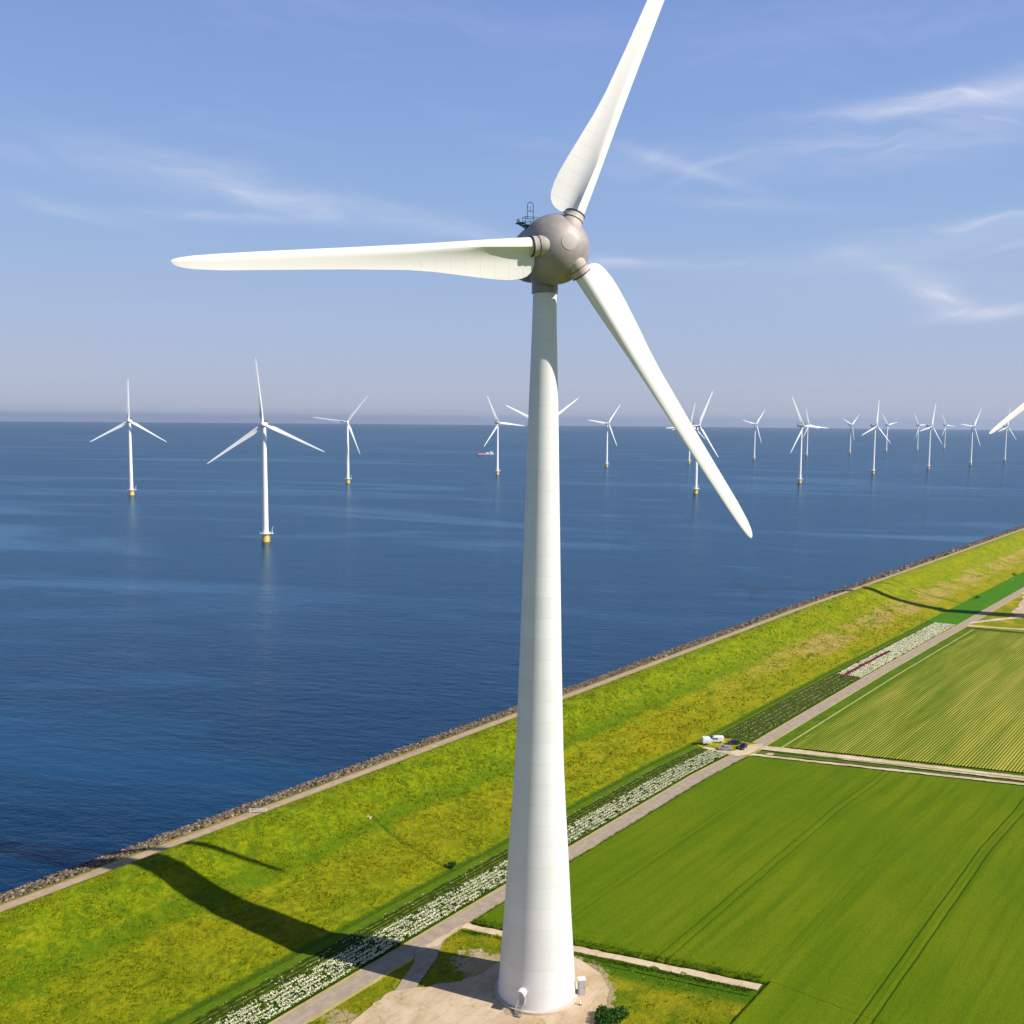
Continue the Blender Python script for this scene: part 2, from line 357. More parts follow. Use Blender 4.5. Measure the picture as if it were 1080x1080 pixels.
M_POLDER = mat('polder_soil', m_polder)

def m_rock(g, b):
    t = g.n('ShaderNodeNewGeometry'); r = t.outputs['Random Per Island']; o = objc(g)
    c = g.ramp(r, [(0, (.055, .038, .022)), (.4, (.15, .105, .062)), (.8, (.24, .17, .105)), (1, (.40, .30, .20))])
    c = g.mix(g.ss(g.noise(o, 1.5, 4), .4, .7, 0, .5), c, (.14, .11, .08)); g.l.new(c, b.inputs['Base Color']); b.inputs['Roughness'].default_value = .9
    g.l.new(g.bump(g.noise(o, 3, 5, .7), .25, .9), b.inputs['Normal'])
M_ROCK = mat('basalt_rock', m_rock)

def m_water(g, b):
    t = g.n('ShaderNodeNewGeometry').outputs['Position']; x, y, z = g.xyz(t)
    # wind blows from the upper right: wave crests stretched across it
    rot = radians(-14); u = g.m('ADD', g.m('MULTIPLY', x, cos(rot)), g.m('MULTIPLY', y, sin(rot))); v = g.m('SUBTRACT', g.m('MULTIPLY', y, cos(rot)), g.m('MULTIPLY', x, sin(rot)))
    w1 = g.noise(g.cxyz(g.m('MULTIPLY', u, .45), v), .22, 6, .62, .3); w2_ = g.noise(g.cxyz(g.m('MULTIPLY', u, .4), v), 1.1, 4, .6, .2)
    sw = g.noise(g.cxyz(g.m('MULTIPLY', u, .5), v), .035, 3, .5)
    slick = g.noise(g.cxyz(g.m('MULTIPLY', u, .22), v), .0045, 7, .62, 1.4)
    sl_ = g.m('MAXIMUM', g.ss(slick, .50, .64), g.m('MULTIPLY', g.ss(g.noise(g.cxyz(g.m('MULTIPLY', u, .3), v), .012, 6, .6, 1.8), .56, .66), .6))
    h = g.m('ADD', g.m('ADD', g.m('MULTIPLY', w1, 1.0), g.m('MULTIPLY', w2_, .22)), g.m('MULTIPLY', sw, 1.6))
    st = g.m('MULTIPLY_ADD', sl_, -.5, 1.0)
    nrm = g.bump(h, .52, st)
    # wind-roughened lake: blue water body under a reflection that waves keep from reaching mirror strength
    c = g.mix(sl_, (.0004, .020, .056), (.005, .044, .100))
    d = g.n('ShaderNodeBsdfDiffuse'); g.put(d.inputs['Color'], c); g.l.new(nrm, d.inputs['Normal'])
    gl = g.n('ShaderNodeBsdfGlossy'); gl.inputs['Color'].default_value = (.60, .84, 1.0, 1); g.put(gl.inputs['Roughness'], g.m('MULTIPLY_ADD', sl_, -.03, .15)); g.l.new(nrm, gl.inputs['Normal'])
    fr = g.n('ShaderNodeFresnel'); fr.inputs['IOR'].default_value = 1.33; g.l.new(nrm, fr.inputs['Normal'])
    f = g.m('MINIMUM', fr.outputs[0], g.m('MULTIPLY_ADD', sl_, .07, .37))
    mx = g.n('ShaderNodeMixShader'); g.put(mx.inputs[0], f); g.l.new(d.outputs[0], mx.inputs[1]); g.l.new(gl.outputs[0], mx.inputs[2])
    g.l.new(mx.outputs[0], g.nt.nodes['Material Output'].inputs['Surface'])
M_WATER = mat('lake_water', m_water)

# ------------------------------------------------------------------ sea, polder, dike
ZW = 6.0
def geo(a, b, n, k=1.0):
    r = (b / a) ** (1.0 / n); return [a * r ** i for i in range(n + 1)]
def build_sea():
    b = MB(); pos = geo(40, 60000, 60); als = [-p for p in reversed(pos)] + [0.0] + pos; acs = [0.0] + geo(10, 60000, 70)
    # drop of the water surface with the Earth's curvature (refraction included)
    for a in als:
        for c in acs:
            if c == 0: x, y = w2(a, 103.5)
            else:
                x, y = w2(a, 103.5); x += AC.x * c; y += AC.y * c
            b.v.append((x, y, ZW - (x * x + y * y) / (2 * 7.4e6)))
    nc = len(acs)
    for i in range(len(als) - 1):
        for j in range(nc - 1):
            q = i * nc + j; b.f.append((q, q + nc, q + nc + 1, q + 1))
    o = b.build('water', M_WATER, smooth=True); o['kind'] = 'structure'
build_sea()
# base sheet of the polder, passing under the dike
grid('ground', [-6000, -2000, -600] + frange(-200, 2000, 100) + [4000, 9000], [-9000, -3000, -1000, -300, -60, 0, 45, 60, 80, 103], lambda a, c: -.30 if c < 60 else -1.0, M_POLDER)

PROF = [(43, -.05), (44.5, -.1), (45.6, -.35), (46.6, -.1), (50, .7), (57, 1.9), (64, 3.2), (70, 4.8), (76, 7.2), (80, 9.1), (83.5, 10.15), (86.3, 10.45), (87.2, 10.3), (91.0, 8.1), (94.4, 8.0), (96.0, 7.6), (106, 5.2), (112, 3.5)]
def prof(ac):
    return lerp_tab(PROF, ac)
def dike_z(a, c):
    s = (prof(c - .9) + prof(c) * 2 + prof(c + .9)) / 4
    k = min(1, max(0, (c - 47) / 3)) * min(1, max(0, (86.5 - c) / 2.5))
    s += k * (.38 * nz(a * .5, c, .09, 3) + .22 * nz(a, c, .33, 5) + (.10 * nz(a, c, 1.1, 8) + .06 * nz(a, c, 2.3, 2) if a < 330 else 0))
    for a0 in (27.2, 480): s -= k * .35 * exp(-((a - a0 + 2 * nz(a, c, .12)) / (1.0 if a0 < 100 else 2)) ** 2)
    return s
als = [-2500, -1200, -600, -300, -200, -130, -100] + frange(-80, 190, .75) + frange(192, 420, 2) + frange(425, 1000, 6) + frange(1020, 2000, 40) + [3000, 6000]
grid('dike', als, frange(43, 91, .75), dike_z, M_DIKE)
grid('dike_path', als[::4] + [6000], [90.6, 91.2, 92.2, 93.4, 94.4, 94.7], lambda a, c: {90.6: 8.25, 94.7: 7.95}.get(c, 8.08), M_DPATH)
grid('dike_outer_verge', als[::4] + [6000], [94.6, 95.3, 96.2], lambda a, c: prof(c) + .03, M_ROUGH)
grid('riprap_bed', als[::4] + [6000], [96.0, 98, 100, 103, 106, 112], lambda a, c: prof(c) - .25 + .2 * nz(a, c, .4), M_ROCK, smooth=False)

def ico_pts():
    t = (1 + sqrt(5)) / 2
    v = [(-1, t, 0), (1, t, 0), (-1, -t, 0), (1, -t, 0), (0, -1, t), (0, 1, t), (0, -1, -t), (0, 1, -t), (t, 0, -1), (t, 0, 1), (-t, 0, -1), (-t, 0, 1)]
    f = [(0, 11, 5), (0, 5, 1), (0, 1, 7), (0, 7, 10), (0, 10, 11), (1, 5, 9), (5, 11, 4), (11, 10, 2), (10, 7, 6), (7, 1, 8), (3, 9, 4), (3, 4, 2), (3, 2, 6), (3, 6, 8), (3, 8, 9), (4, 9, 5), (2, 4, 11), (6, 2, 10), (8, 6, 7), (9, 8, 1)]
    return [Vector(p).normalized() for p in v], f
IV, IFC = ico_pts()
def blob(b, c, s, sz=1.0, jit=.25, rnd=random):
    a = rnd.random() * 6.28; ca, sa = cos(a), sin(a); ex = rnd.uniform(.8, 1.3); vs = []
    for p in IV:
        k = s * (1 + rnd.uniform(-jit, jit)); x, y = p.x * k * ex, p.y * k; vs.append((c[0] + x * ca - y * sa, c[1] + x * sa + y * ca, c[2] + p.z * k * sz))
    b.add(vs, IFC)
def riprap():
    b = MB(); rnd = random.Random(3)
    for a0, a1, n, s0 in ((-75, 200, 6500, .42), (200, 480, 3400, .66), (480, 1100, 2000, 1.15)):
        for i in range(n):
            a = rnd.uniform(a0, a1); c = 96.2 + 9.9 * rnd.random(); s = s0 * rnd.uniform(.55, 1.35)
            edge = .6 * nz(a, 0, .3)
            if c + edge > 106.0 or (c < 97.2 and rnd.random() < .5): continue
            blob(b, P(a, c, prof(c) + s * .12 - .05), s, .75, .28, rnd)
    o = b.build('riprap_rocks', M_ROCK); tag(o, 'grey brown boulders heaped along the water side of the dike', 'rocks', kind='stuff')
riprap()

# ------------------------------------------------------------------ polder strips
def flat(z): return lambda a, c: z
RAL = [-2500, -800, -300, -120] + frange(-100, 600, 10) + frange(620, 2000, 60) + [6000]
grid('road', RAL, [26.2, 28.3, 30.4], flat(.05), M_ROAD)
def verge_z(base): return lambda a, c: base
grid('road_verge_left', RAL, [30.3, 31.0], flat(.03), M_SHOULDER)
grid('road_verge_right', RAL, [25.4, 26.3], flat(.03), M_SHOULDER)
M_SOIL = sand_mat('dark_soil', (.05, .045, .015), (.09, .08, .02), 1.0, 0)
def rows_z(per, h):
    def f(a, c): return .05 + h * (.5 + .5 * cos(2 * pi * c / per)) * (.75 + .5 * nz(a, c, .8, 4))
    return f
grid('green_verge', RAL, [41.6, 42.4, 43.2, 44.2], lambda a, c: .04 if c > 41.7 else -.2, M_GREEN)
M_DARKROW = None
def m_darkrow(g, b):
    uv = uvc(g); al, ac, _ = g.xyz(uv); n = g.noise(g.cxyz(g.m('MULTIPLY', al, .4), ac), 1.6, 5, .7, .5)
    r = g.m('ABSOLUTE', g.m('SUBTRACT', g.m('FRACT', g.m('DIVIDE', ac, 1.1)), .5))
    c = g.mix(g.ss(n, .35, .7), (.014, .034, .003), (.045, .085, .004))
    c = g.mix(g.m('MULTIPLY', g.ss(r, .30, .42), g.ss(n, .40, .60, .05, .85)), c, (.20, .19, .012))
    g.l.new(c, b.inputs['Base Color']); b.inputs['Roughness'].default_value = .9; b.inputs['Specular IOR Level'].default_value = .08
    g.l.new(g.bump(n, .2, .8), b.inputs['Normal'])
M_DARKROW = mat('dark_bulb_rows', m_darkrow)
grid('bulb_bed', frange(-95, 143, 1.2), frange(30.9, 42.0, .275), rows_z(1.1, .34), M_DARKROW)
grid('bulb_bed', frange(159, 266, 1.5), frange(30.9, 43.0, .3667), rows_z(1.1, .34), M_DARKROW)
grid('bulb_bed', frange(262, 409, 2.4), frange(30.8, 42.6, .3667), rows_z(1.1, .34), M_DARKROW)
M_MEAD = grass_mat('meadow_grass', (.045, .16, .004), (.065, .20, .004), (.08, .22, .005), 1.0, .1, .4)
grid('meadow_strip', frange(409, 1500, 8), [30.9, 34, 38, 42, 46], flat(.16), M_MEAD)

def m_tulip(g, b):
    t = g.n('ShaderNodeNewGeometry'); r = t.outputs['Random Per Island']
    g.l.new(g.ramp(r, [(0, (.88, .83, .62)), (.5, (.86, .81, .62)), (.72, (.70, .69, .33)), (.86, (.42, .48, .06)), (1, (.16, .27, .02))]), b.inputs['Base Color']); b.inputs['Roughness'].default_value = .6
M_TULIP = mat('white_tulip_petals', m_tulip)
M_TULIPR = mat('red_tulip_petals', col=(.26, .012, .03), rough=.6)
def m_leafy(c1, c2, c3):
    def f(g, b):
        t = g.n('ShaderNodeNewGeometry'); r = t.outputs['Random Per Island']
        g.l.new(g.ramp(r, [(0, c1), (.6, c2), (1, c3)]), b.inputs['Base Color']); b.inputs['Roughness'].default_value = .8; b.inputs['Specular IOR Level'].default_value = .1
    return f
M_LEAF = mat('tulip_leaves', m_leafy((.02, .07, .01), (.05, .14, .015), (.14, .24, .02)))

def bloom(b, x, y, z, s, rnd):
    """a small cup of four petals"""
    a = rnd.random() * 6.28; vs = [(x, y, z - s * .5)]
    for k in range(4):
        q = a + k * pi / 2; r = s * rnd.uniform(.55, .8); vs.append((x + r * cos(q), y + r * sin(q), z + s * rnd.uniform(.1, .5)))
    vs.append((x, y, z + s * .35)); b.add(vs, [(0, 2, 1), (0, 3, 2), (0, 4, 3), (0, 1, 4), (1, 2, 5), (2, 3, 5), (3, 4, 5), (4, 1, 5)])
def leaf(b, x, y, z, h, rnd):
    a = rnd.random() * 6.28; dx, dy = cos(a) * h * .22, sin(a) * h * .22; tx, ty = rnd.uniform(-.35, .35) * h, rnd.uniform(-.35, .35) * h
    b.add([(x - dx, y - dy, z), (x + dx, y + dy, z), (x + tx, y + ty, z + h)], [(0, 1, 2)])
def tulips(rows, a0, a1, step, size, cov, name, label, seed, material=None):
    b = MB(); lf = MB(); rnd = random.Random(seed)
    for c0 in rows:
        a = a0
        while a < a1:
            a += step * rnd.uniform(.6, 1.4)
            if seed == 6 and 37.0 < c0 < 38.3 and a < 322: continue
            g_ = nz(a, c0 * 3.1, .42, seed) + .55 * nz(a, c0 * 3.1, 1.3, seed)
            if g_ > cov and rnd.random() > .12: 
                x, y = w2(a, c0 + rnd.gauss(0, .16)); leaf(lf, x, y, .25, .4 * rnd.uniform(.7, 1.2), rnd); continue
            for q in range(2):
                x, y = w2(a + rnd.uniform(-step, step) * .5, c0 + rnd.gauss(0, .22) + .12 * nz(a, c0, .6, 3))
                bloom(b, x, y, .50 + rnd.uniform(-.1, .12), size * rnd.uniform(.6, 1.35), rnd)
            if rnd.random() < .5: x, y = w2(a, c0 + rnd.gauss(0, .3)); leaf(lf, x, y, .2, .4, rnd)
    o = b.build(name, material or M_TULIP); tag(o, label, 'flowers', kind='stuff'); return o, lf
R1 = [31.75 + 1.1 * i for i in range(6)]
_, lf = tulips(R1, -90, 143, .085, .175, .24, 'tulip_bed', 'white tulips in rows between the concrete road and dark bulb rows, near the big turbine', 5)
tag(lf.build('tulip_leaves', M_LEAF), 'green leaves among the near white tulips beside the road', 'leaves', kind='stuff')
R2 = [31.2 + .85 * i for i in range(12)]
_, lf = tulips(R2, 266, 407, .26, .36, .34, 'tulip_bed', 'dense block of white tulips beyond the parked cars, beside the far road', 6)
tag(lf.build('tulip_leaves', M_LEAF), 'green leaves among the far white tulips', 'leaves', kind='stuff')
tulips([37.4, 37.9], 262, 320, .2, .34, 2.0, 'tulip_bed', 'thin stripe of dark red tulips at the edge of the far white ones', 7, M_TULIPR)
_, lf = tulips([32.3, 34.5, 36.7, 38.9, 41.1], 161, 266, .42, .15, -.06, 'tulip_bed', 'sparse pale tulips in thin lines on the dark green rows beyond the cars', 8)
_, lf2 = tulips([38.2, 39.3, 40.4, 41.5], -90, 142, 1.5, .16, -.30, 'tulip_bed', 'few scattered pale tulips left in the dark rows at the foot of the dike', 9)

# ------------------------------------------------------------------ fields
def skewed(base, c0=26.0): return lambda a, c: a + (c0 - c) * SK
def tram(c, c0): return abs(c - c0)
TRAMS = [(9.7, .10), (11.4, .08), (-12.15, .30), (-14.1, .30), (-50.3, .42), (-52.7, .42), (-31.0, .08), (-71, .1), (-88.5, .35), (-91, .35)]
def wheat_z(a, c):
    z = .52 + .05 * nz(a, c, .15, 2) + .035 * nz(a, c, .9, 3) + .02 * nz(a, c, 2.2, 3)
    for t, d in TRAMS:
        t += .18 * nz(a, 0, .05, t)
        if abs(c - t) < .40: z -= .35 * d * (1 - abs(c - t) / .40) * (.75 + .5 * nz(a, c, .4))
    return z
def wheat(name, a_lo, a_hi, c_hi, c_lo, fine_lo):
    """a_lo(c), a_hi(c) bound the parcel"""
    cs = frange(fine_lo, c_hi, .4)
    cs = frange(c_lo, fine_lo - 15, 25) + cs if c_lo < fine_lo - 20 else cs
    n = 250; b = MB(); uv = []
    for i in range(n + 3):
        t = min(1, max(0, (i - 1) / n))
        for j, c in enumerate(cs):
            lo, hi = a_lo(c), a_hi(c); a = lo + (hi - lo) * t
            e = .25 * nz(a, c, .5, 6)
            if i <= 1: a += e
            cc = c + (.25 * nz(a, c, .5, 9) if j == len(cs) - 1 else 0)
            z = wheat_z(a, c)
            # headland wheel marks turning along the track
            for hd in (2.6, 4.8): 
                q = a - lo - hd + .3 * nz(a, c, .08)
                if abs(q) < .4: z -= .16 * (1 - abs(q) / .4) * (.6 + .8 * nz(a, c, .2, 5))
            if i in (0, n + 2) or j in (0,) : z = -.1
            b.v.append(P(a, cc, z)); uv.append((a, c))
        # skirt down at the road side
        b.v.append(P(a, cs[-1] + .1, -.1)); uv.append((a, cs[-1]))
    nc = len(cs) + 1
    for i in range(n + 2):
        for j in range(nc - 1):
            q = i * nc + j; b.f.append((q, q + nc, q + nc + 1, q + 1))
    o = b.build(name, M_WHEAT, smooth=True, uvs=uv); o['kind'] = 'structure'
wheat('wheat_field', lambda c: 11.0 + (26.0 - c) * SK if c > -32.6 else 29.6 - (-32.6 - c) * 0 , lambda c: 145.5 + (25.6 - c) * .37, 25.4, -560, -100)
wheat('wheat_field', lambda c: -160, lambda c: 29.75, -33.2, -560, -75)
def band(name, p0, p1, w, z, material, j=.25):
    (a0, c0), (a1, c1) = p0, p1; poly(name, [(a0, c0), (a1, c1), (a1 + w, c1), (a0 + w, c0)], z, material, jitter=j, step=1.2)
band('sandy_track', (8.3, 26.4), (26.3, -32.3), 2.2, .06, M_TRACK)
# two-track farm road between the wheat and the ridged crop, with a ditch in the middle
band('sandy_track', (147.6, 26.2), (176.4, -51.5), 2.0, .05, M_TRACK)
band('sandy_track', (176.4, -51.5), (362, -560), 2.0, .05, M_TRACK)
band('sandy_track', (155.2, 26.2), (180.3, -51.5), 4.6, .06, M_TRACK)
band('sandy_track', (180.3, -51.5), (366, -560), 4.6, .06, M_TRACK)
M_DITCH = grass_mat('ditch_growth', (.02, .055, .003), (.06, .12, .005), (.12, .15, .01), 1.0, .5, .5)
def ditch(name, a0, w, c_hi, c_lo, slope, d=.6):
    b = MB(); uv = []; cs = frange(c_lo, c_hi, 2.0); n = 9
    for c in cs:
        for k in range(n):
            t = k / (n - 1); a = a0 + (26 - c) * slope + w * t
            z = .10 - d * sin(pi * t) + .22 * nz(a, c, .7, 2) * sin(pi * t) + .05; b.v.append(P(a, c, z)); uv.append((a, c))
    for i in range(len(cs) - 1):
        for k in range(n - 1):
            q = i * n + k; b.f.append((q, q + n, q + n + 1, q + 1))
    o = b.build(name, M_DITCH, smooth=True, uvs=uv); o['kind'] = 'structure'
ditch('ditch', 150.3, 4.6, 21.0, -560, .36)
poly('concrete_slab', [(151.2, 22.4), (153.3, 22.2), (153.8, 20.4), (151.7, 20.2)], .22, M_TRACK)
# ridged crop
def pot_z(a, c): return .10 + .10 * cos(2 * pi * (c / .9 - .5)) + .05 * nz(a, c, .8, 3)
grid('ridged_field', frange(163.2, 402, 4), frange(-60, 19.2, .15), pot_z, M_POT, skew=lambda a, c: a + (19.2 - c) * (.36 if a < 300 else .31))
grid('ridged_field', frange(163.2, 402, 40), frange(-560, -60, 20), lambda a, c: .1, M_POT, skew=lambda a, c: a + (19.2 - c) * (.36 if a < 300 else .31))
grid('grass_margin', frange(158, 405, 6), [18.8, 20.2, 21.6, 24.0, 25.6], lambda a, c: .04, M_GREEN)
grid('sand_line', frange(160, 404, 6), [20.8, 21.4], lambda a, c: .07, M_SHOULDER)
# far pad of the second turbine and its surroundings
grid('rough_meadow', frange(408, 700, 8), [-80, -40, -10, 5, 15, 25.6], lambda a, c: .02 + .1 * nz(a, c, .1), M_ROUGH, skew=lambda a, c: a + (25 - c) * (.18 if a < 450 else 0))
poly('sandy_track', [(409.5, 26), (413, 26), (424, -6), (500, -200), (496, -200), (420.5, -6)], .16, M_TRACK, jitter=.2)
poly('access_road', [(416, 27), (424, 27), (452, 14), (470, 8), (466, 1), (446, 12)], .17, M_TRACK, jitter=.3)
poly('turbine_yard', [(545, 27), (560, 27), (600, 27), (560, 4), (500, -18), (458, -14), (452, 4), (462, 17), (492, 18), (520, 22)], .18, M_SAND, jitter=1.2, step=5)

# ------------------------------------------------------------------ yard of the big turbine
b = MB(); uv = []
als_ = frange(-110, 30, .8)
def gy_z(a, c):
    return .02 + .10 * nz(a, c, .25, 3) + .08 * nz(a, c, .9, 4) + .04 * nz(a, c, 2.0, 4)
grid('grass_yard', als_, frange(-33.2, 25.6, .6), lambda a, c: gy_z(a, c) if a < 9.5 + (26 - c) * SK else -.2, M_YARD)
ditch('ditch', 5.4, 2.6, 14.5, -32, SK, .5)
def smoothpoly(pts, k=2):
    for _ in range(k):
        q = []
        for a, c in zip(pts, pts[1:] + pts[:1]):
            q.append((a[0] * .75 + c[0] * .25, a[1] * .75 + c[1] * .25)); q.append((a[0] * .25 + c[0] * .75, a[1] * .25 + c[1] * .75))
        pts = q
    return pts
sand = [(-16.3, 21.2), (-22.9, 20.6), (-29.5, 19.6), (-50, 17), (-85, 12), (-85, -16), (-40, -20), (-14, -17), (-3, -14.6), (5.2, -12.6), (10.2, -9.6), (13.2, -4.5), (14.2, 1.0), (12.0, 6.5), (7.5, 10.0), (1.5, 11.5), (-3, 11.8), (-6.5, 13.2), (-9.5, 15.0), (-13.2, 17.4)]
poly('turbine_yard', smoothpoly(sand), .20, M_SAND, jitter=.35, step=.8)
poly('access_road', [(-16.8, 20.6), (-14.4, 21.6), (-7.4, 24.4), (-5.2, 26.6), (9.0, 26.6), (5.5, 26.0), (2.4, 25.2), (.2, 24.1), (-5.0, 21.4), (-13.8, 18.1)], .215, M_ROAD, jitter=.1, step=1.0)
poly('road_edge', [(-5.2, 26.7), (9.5, 26.7), (2.4, 25.4), (.4, 24.6)], .222, M_TRACK, jitter=.15, step=.8)
# lay-by where the cars are parked
poly('car_lot', smoothpoly([(143.5, 26.0), (160.5, 26.0), (160.0, 30.5), (158.5, 41.8), (148.5, 43.4), (144.6, 43.6), (143.6, 33)], 1), .10, M_ROUGH, jitter=.4, step=1)
poly('car_lot_track', smoothpoly([(144.0, 26.2), (162, 26.2), (157, 31.5), (149.5, 31.0), (146.6, 33.2), (146.2, 40.5), (144.6, 41.5), (144.0, 33)], 1), .13, M_TRACK, jitter=.3, step=1)

# ------------------------------------------------------------------ grass tussocks
def m_tuss(g, b):
    t = g.n('ShaderNodeNewGeometry'); r = t.outputs['Random Per Island']; n = g.noise(t.outputs['Position'], .06, 3)
    c = g.ramp(r, [(0, (.05, .10, .003)), (.35, (.12, .18, .003)), (.75, (.26, .28, .004)), (1, (.34, .33, .006))])
    c = g.mix(g.ss(n, .4, .6, 0, .5), c, (.36, .28, .006))
    g.l.new(c, b.inputs['Base Color']); b.inputs['Roughness'].default_value = .9; b.inputs['Specular IOR Level'].default_value = .05
M_TUSS = mat('tussock_blades', m_tuss)
def tuss(b, a, c, z, s, rnd, n=5):
    x, y = w2(a, c); lean = rnd.uniform(-.8, .3)
    for k in range(n):
        q = rnd.random() * 6.28; r = s * rnd.uniform(.2, .6); bx, by = x + r * cos(q), y + r * sin(q); t = q + rnd.uniform(-.6, .6)
        wx, wy = -sin(t) * s * .22, cos(t) * s * .22; h = s * rnd.uniform(.5, 1.0)
        b.add([(bx - wx, by - wy, z - .05), (bx + wx, by + wy, z - .05), (bx + (cos(t) * .5 + lean * AL.x) * s * .7, by + (sin(t) * .5 + lean * AL.y) * s * .7, z + h)], [(0, 1, 2)])
M_LUSH = mat('lush_blades', m_leafy((.03, .09, .003), (.07, .15, .004), (.15, .22, .005)))
def tussocks():
    b = MB(); lf_ = MB(); rnd = random.Random(21)
    for a0, a1, n, s in ((-75, 60, 17000, .38), (60, 180, 11000, .42), (180, 420, 6000, .55)):
        for i in range(n):
            a = rnd.uniform(a0, a1); c = rnd.uniform(47.5, 86.2)
            if nz(a * .6, c, .22, 2) + .5 * nz(a, c, .7, 6) < rnd.uniform(-.35, .25): continue
            tuss(b, a, c, dike_z(a, c), s * rnd.uniform(.6, 1.4), rnd, 4)
    for i in range(5200):      # the rough yard and the road verges
        a = rnd.uniform(-100, 26); c = rnd.uniform(-32, 25)
        if a > 5 + (26 - c) * SK or nz(a, c, .2, 5) < -.05: continue
        if -90 < a < 13 and math.hypot(a, c) < 15 or (a < -8 and c < 16.5): continue
        tuss(b, a, c, gy_z(a, c), .45 * rnd.uniform(.5, 1.3), rnd, 4)
    for i in range(8000):      # ragged growth along the wheat edges and the farm tracks
        c = rnd.uniform(-75, 25.5); k = rnd.random(); base = 8.0 + (26.4 - c) * SK
        if k < .5: a = base + 3.0 + abs(rnd.gauss(0, .9)); z = .38
        elif k < .72: a = base - .25 - abs(rnd.gauss(0, .6)); z = 0
        elif k < .86: a = 146.8 + (25.6 - c) * .37 - abs(rnd.gauss(0, .4)); z = .1
        else: a = rnd.uniform(12, 145); c = 25.2 + rnd.gauss(0, .25); z = .32
        if c < -31.5 and k < .72: continue
        tuss(lf_, a, c, z, .38 * rnd.uniform(.6, 1.4), rnd, 4)
    tag(lf_.build('field_edge_growth', M_LUSH), 'ragged green growth along the edges of the wheat field', 'grass', kind='stuff')
    tag(b.build('grass_tussocks', M_TUSS), 'wind-bent yellow green grass tussocks on the dike slope and turbine yard', 'grass', kind='stuff')
tussocks()

M_SHRUB = mat('shrub_leaves', m_leafy((.008, .03, .004), (.02, .065, .006), (.06, .13, .01)))
M_BARK = mat('shrub_stems', col=(.06, .045, .03), rough=.9)
def shrub(a, c, z, r, h, n, label, group=None):
    x, y = w2(a, c); t = thing('shrub', label, 'shrub', (x, y, z), 0, group); b = MB(); rnd = random.Random(int(a * 7 + c))
    cl = [(rnd.uniform(-.6, .6) * r, rnd.uniform(-.6, .6) * r, h * rnd.uniform(.35, .75), r * rnd.uniform(.3, .5)) for _ in range(9)]
    for i in range(n):
        q = rnd.choice(cl); d = Vector((rnd.gauss(0, 1), rnd.gauss(0, 1), rnd.gauss(0, .8))).normalized() * q[3] * rnd.uniform(.6, 1.05)
        p = Vector((q[0], q[1], q[2])) + d; p.z = max(.05, p.z); s = .09 * rnd.uniform(.7, 1.5) * (1 + r * .25)
        e1 = Vector((rnd.gauss(0, 1), rnd.gauss(0, 1), rnd.gauss(0, 1))).normalized(); e2 = e1.orthogonal().normalized()
        b.add([p - e1 * s, p + e2 * s * .6, p + e1 * s, p - e2 * s * .6], [(0, 1, 2, 3)])
    b.build('foliage', M_SHRUB, t); st = MB()
    for k in range(6):
        q = cl[k]; st.tube([(q[0] * .2, q[1] * .2, -.1), (q[0] * .6, q[1] * .6, q[2] * .6), (q[0], q[1], q[2])], .03, 5)
    st.build('stems', M_BARK, t)
shrub(.6, -16.3, 0, 3.2, 2.0, 3600, 'dark green shrub on the grass just right of the big turbine\'s sandy pad')
shrub(28.3, 46.2, .1, 1.1, 1.3, 700, 'small dark shrub at the foot of the dike where the near drain ends')
shrub(617, 47, .1, 2.6, 2.4, 500, 'dark shrub beside the far bright green strip, farthest along the dike foot')
shrub(502, 43.6, .1, 2.2, 2.0, 500, 'dark shrub at the dike foot beyond the tower\'s far shadow')

# ------------------------------------------------------------------ wind turbine materials
def m_white(seams):
    def f(g, b):
        o = objc(g); x, y, z = g.xyz(o)
        n = g.noise(g.cxyz(g.m('MULTIPLY', x, 1.0), y, g.m('MULTIPLY', z, .15)), .8, 5, .65); n2 = g.noise(o, .25, 4, .6)
        c = g.mix(g.ss(n, .4, .75, 0, .25), (.755, .745, .715), (.65, .635, .60)); c = g.mix(g.ss(n2, .5, .75, 0, .12), c, (.62, .60, .55))
        if seams:
            k = g.m('FLOOR', g.m('DIVIDE', z, 3.75)); wn = g.n('ShaderNodeTexWhiteNoise', noise_dimensions='1D'); g.put(wn.inputs['W'], k)
            c = g.mix(g.m('MULTIPLY', wn.outputs[0], .30), c, (.60, .58, .55))
            fr = g.m('FRACT', g.m('DIVIDE', z, 3.75)); c = g.mix(g.m('MULTIPLY', g.m('LESS_THAN', fr, .018), .30), c, (.36, .34, .31))
        g.l.new(c, b.inputs['Base Color']); b.inputs['Roughness'].default_value = .5; b.inputs['Specular IOR Level'].default_value = .3
    return f
M_TOWER = mat('tower_concrete', m_white(True))
def m_blade(g, b):
    o = objc(g); x, y, z = g.xyz(o); n = g.noise(g.cxyz(x, y, g.m('MULTIPLY', z, .2)), .7, 5, .6)
    c = g.mix(g.ss(n, .4, .8, 0, .3), (.83, .795, .745), (.77, .73, .67))
    fr = g.m('FRACT', g.m('DIVIDE', g.m('ADD', z, .3), 2.55)); ln = g.m('MULTIPLY', g.m('LESS_THAN', fr, .03), g.m('MULTIPLY', g.ss(x, 1.25, 1.5), g.m('LESS_THAN', z, 27)))
    c = g.mix(g.m('MULTIPLY', ln, .32), c, (.38, .34, .27))
    g.l.new(c, b.inputs['Base Color']); b.inputs['Roughness'].default_value = .38; b.inputs['Specular IOR Level'].default_value = .35
M_BLADE = mat('blade_gelcoat', m_blade)
